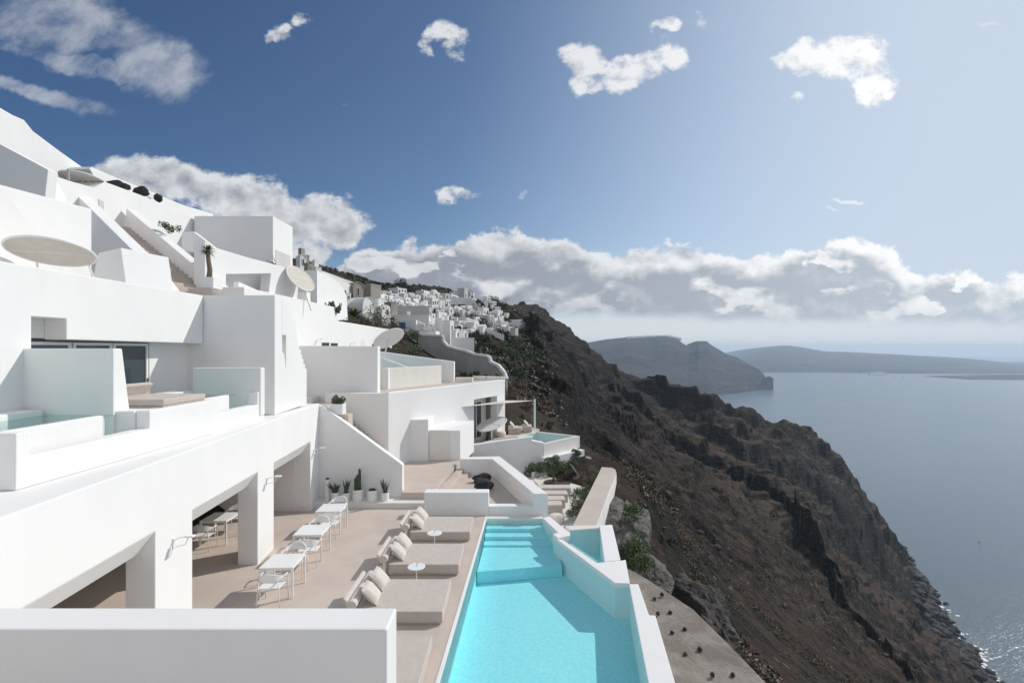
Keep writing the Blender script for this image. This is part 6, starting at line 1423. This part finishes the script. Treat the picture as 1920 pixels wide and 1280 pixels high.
scrub('dark_scrub', 3500, 37, (.10, .95, 4, 380), .28, 36, 'dark', .18)
scrub('village_scrub', 3400, 41, (-.30, .06, 55, 330), .55, 14, 'dark')
scrub('hillside_scrub', 3500, 43, (-.42, .08, 60, 420), .5, 12, 'dry')
def rubble(name, N_, seed, region, r0, mat, shore=False):
    xs, ys, zs, r_ = scatter(None, None, N_, seed, region, None, None)
    if shore:
        ys = r_.uniform(180, 410, N_); lo = np.full(N_, 150.0); hi = np.full(N_, 420.0)
        for _ in range(22):
            mid = (lo+hi)/2; hz = hgt(mid, ys); up_ = hz > SEA+.3; lo = np.where(up_, mid, lo); hi = np.where(up_, hi, mid)
        xs = lo+r_.normal(size=N_)*4-9; zs = np.maximum(hgt(xs, ys), SEA-.4)
    n = len(xs); sz = r0*r_.uniform(.4, 1.0, n)**2*(1.6)*(1+ys/200)*(1.0 if not shore else .9)
    base = np.array([(1,0,0),(0,1,0),(-1,0,0),(0,-1,0),(.1,.1,1),(0,0,-1),(.7,.6,.6),(-.6,.5,.7),(-.5,-.7,.5),(.6,-.6,.55)], float)
    faces = [(0,6,4),(6,1,4),(1,7,4),(7,2,4),(2,8,4),(8,3,4),(3,9,4),(9,0,4),(0,1,6),(1,2,7),(2,3,8),(3,0,9),(1,0,5),(2,1,5),(3,2,5),(0,3,5)]
    vv = base[None]*r_.uniform(.6, 1.3, (n, 10, 1))*np.stack([sz*1.2, sz, sz*.7], -1)[:, None]
    a = r_.uniform(0, 6.28, n); ca, sa = np.cos(a)[:, None], np.sin(a)[:, None]
    x_ = vv[..., 0]*ca-vv[..., 1]*sa; y_ = vv[..., 0]*sa+vv[..., 1]*ca; vv = np.stack([x_+xs[:, None], y_+ys[:, None], vv[..., 2]+zs[:, None]+.1*sz[:, None]], -1).reshape(-1, 3).astype(np.float32)
    fi = (np.array(faces)[None]+10*np.arange(n)[:, None, None]).reshape(-1).astype(np.int32); nf = len(fi)//3
    me = bpy.data.meshes.new(name); me.vertices.add(len(vv)); me.vertices.foreach_set('co', vv.ravel()); me.loops.add(nf*3); me.loops.foreach_set('vertex_index', fi); me.polygons.add(nf); me.polygons.foreach_set('loop_start', np.arange(0, nf*3, 3, dtype=np.int32)); me.update(calc_edges=True); me.materials.append(M[mat])
    o = bpy.data.objects.new(name, me); COL.objects.link(o); return tag(o, kind='stuff')
rubble('loose_stones', 9000, 51, (.12, 1.0, 3, 350), .085, 'brownrock')
rubble('pale_stones', 2200, 53, (.12, 1.0, 3, 350), .065, 'crag')
rubble('shore_boulders', 4200, 57, (.5, 1.0, 150, 400), .9, 'lava', shore=True)
# white patches painting the sun glints on the water along the shore
r_ = np.random.default_rng(91); mb = MB()
ys = r_.uniform(215, 385, 1000); lo = np.full(1000, 150.0); hi = np.full(1000, 420.0)
for _ in range(22):
    mid = (lo+hi)/2; up_ = hgt(mid, ys) > SEA+.3; lo = np.where(up_, mid, lo); hi = np.where(up_, hi, mid)
for i in range(1000):
    a = r_.uniform(0, 6.28); cx_, cy_ = lo[i]+abs(r_.normal())*5.0-5, ys[i]; n = 7; s_ = r_.uniform(.3, 1.7)
    mb.raw([(cx_+math.cos(q*6.283/n)*s_*r_.uniform(.5, 1.6), cy_+math.sin(q*6.283/n)*s_*r_.uniform(.3, 1.0), SEA+.06+.001*(i % 40)) for q in range(n)], [tuple(range(n))])
M['glints'] = principled('painted_glints', (.75, .77, .78), .6)[0]
mb.build('shore_glints', M['glints'], kind='stuff')
# ------------------------------------------------------------------ on the water
def sea_pt(px, py): return G(px, py, SEA)
q = sea_pt(1645, 703.5)
sh = thing('cruise_ship', 'white cruise ship at anchor in front of the far island', 'ship', (q.x, q.y, SEA), R(8))
L = 36/F*q.y; k_ = L/100
MB().prism([(-50*k_, -7*k_, 0), (44*k_, -7*k_, 0), (52*k_, -7*k_, 8*k_), (-50*k_, -7*k_, 8*k_)], (0, 14*k_, 0)).build('hull', M['metal'], sh, world=False)
for i, (a, b, z) in enumerate(((-46, 40, 8), (-42, 34, 11.5), (-36, 28, 15))): MB().box(a*k_, b*k_, -6*k_, 6*k_, z*k_, (z+3.2)*k_).build('deck', M['metal'], sh, world=False); 
MB().box(-30*k_, -20*k_, -3*k_, 3*k_, 18.4*k_, 25*k_).build('funnel', M['blue'], sh, world=False)
for i, (px, py, L_, lb) in enumerate(((1677, 707, 6, 'small pale boat just right of the cruise ship'), (1694, 708.5, 9, 'second small pale boat farther right of the cruise ship'), (1836, 1016, 6, 'lone small dark boat on the open water at the right'))):
    q = sea_pt(px, py); l = L_/F*q.y
    b_ = thing('small_boat', lb, 'boat', (q.x, q.y, SEA), R(20*i), 'small boats')
    MB().prism([(-l/2, -l*.14, l*.14), (l*.35, -l*.14, l*.14), (l/2, 0, l*.16), (l*.35, l*.14, l*.14), (-l/2, l*.14, l*.14)], (0, 0, -l*.16)).build('hull', M['rubber' if i == 2 else 'metal'], b_, world=False)
    MB().box(-l*.2, l*.1, -l*.09, l*.09, l*.142, l*.32).build('cabin', M['rubber' if i == 2 else 'metal'], b_, world=False)
# white town on the far headland: too small and far to tell the houses apart
r_ = np.random.default_rng(5); mb = MB()
for i in range(260):
    px = r_.uniform(1176, 1272); top_y = np.interp(px, [1175, 1210, 1250, 1270], [632, 630, 629, 634]); Yq = 3230+r_.uniform(-20, 60); q = P(px, top_y+abs(r_.normal())*1.6+.6, Yq); s_ = r_.uniform(3, 8)
    mb.box(q.x-s_, q.x+s_, q.y-55, q.y-20, q.z-6, q.z+s_*.8)
mb.build('far_town', M['village'], kind='stuff')
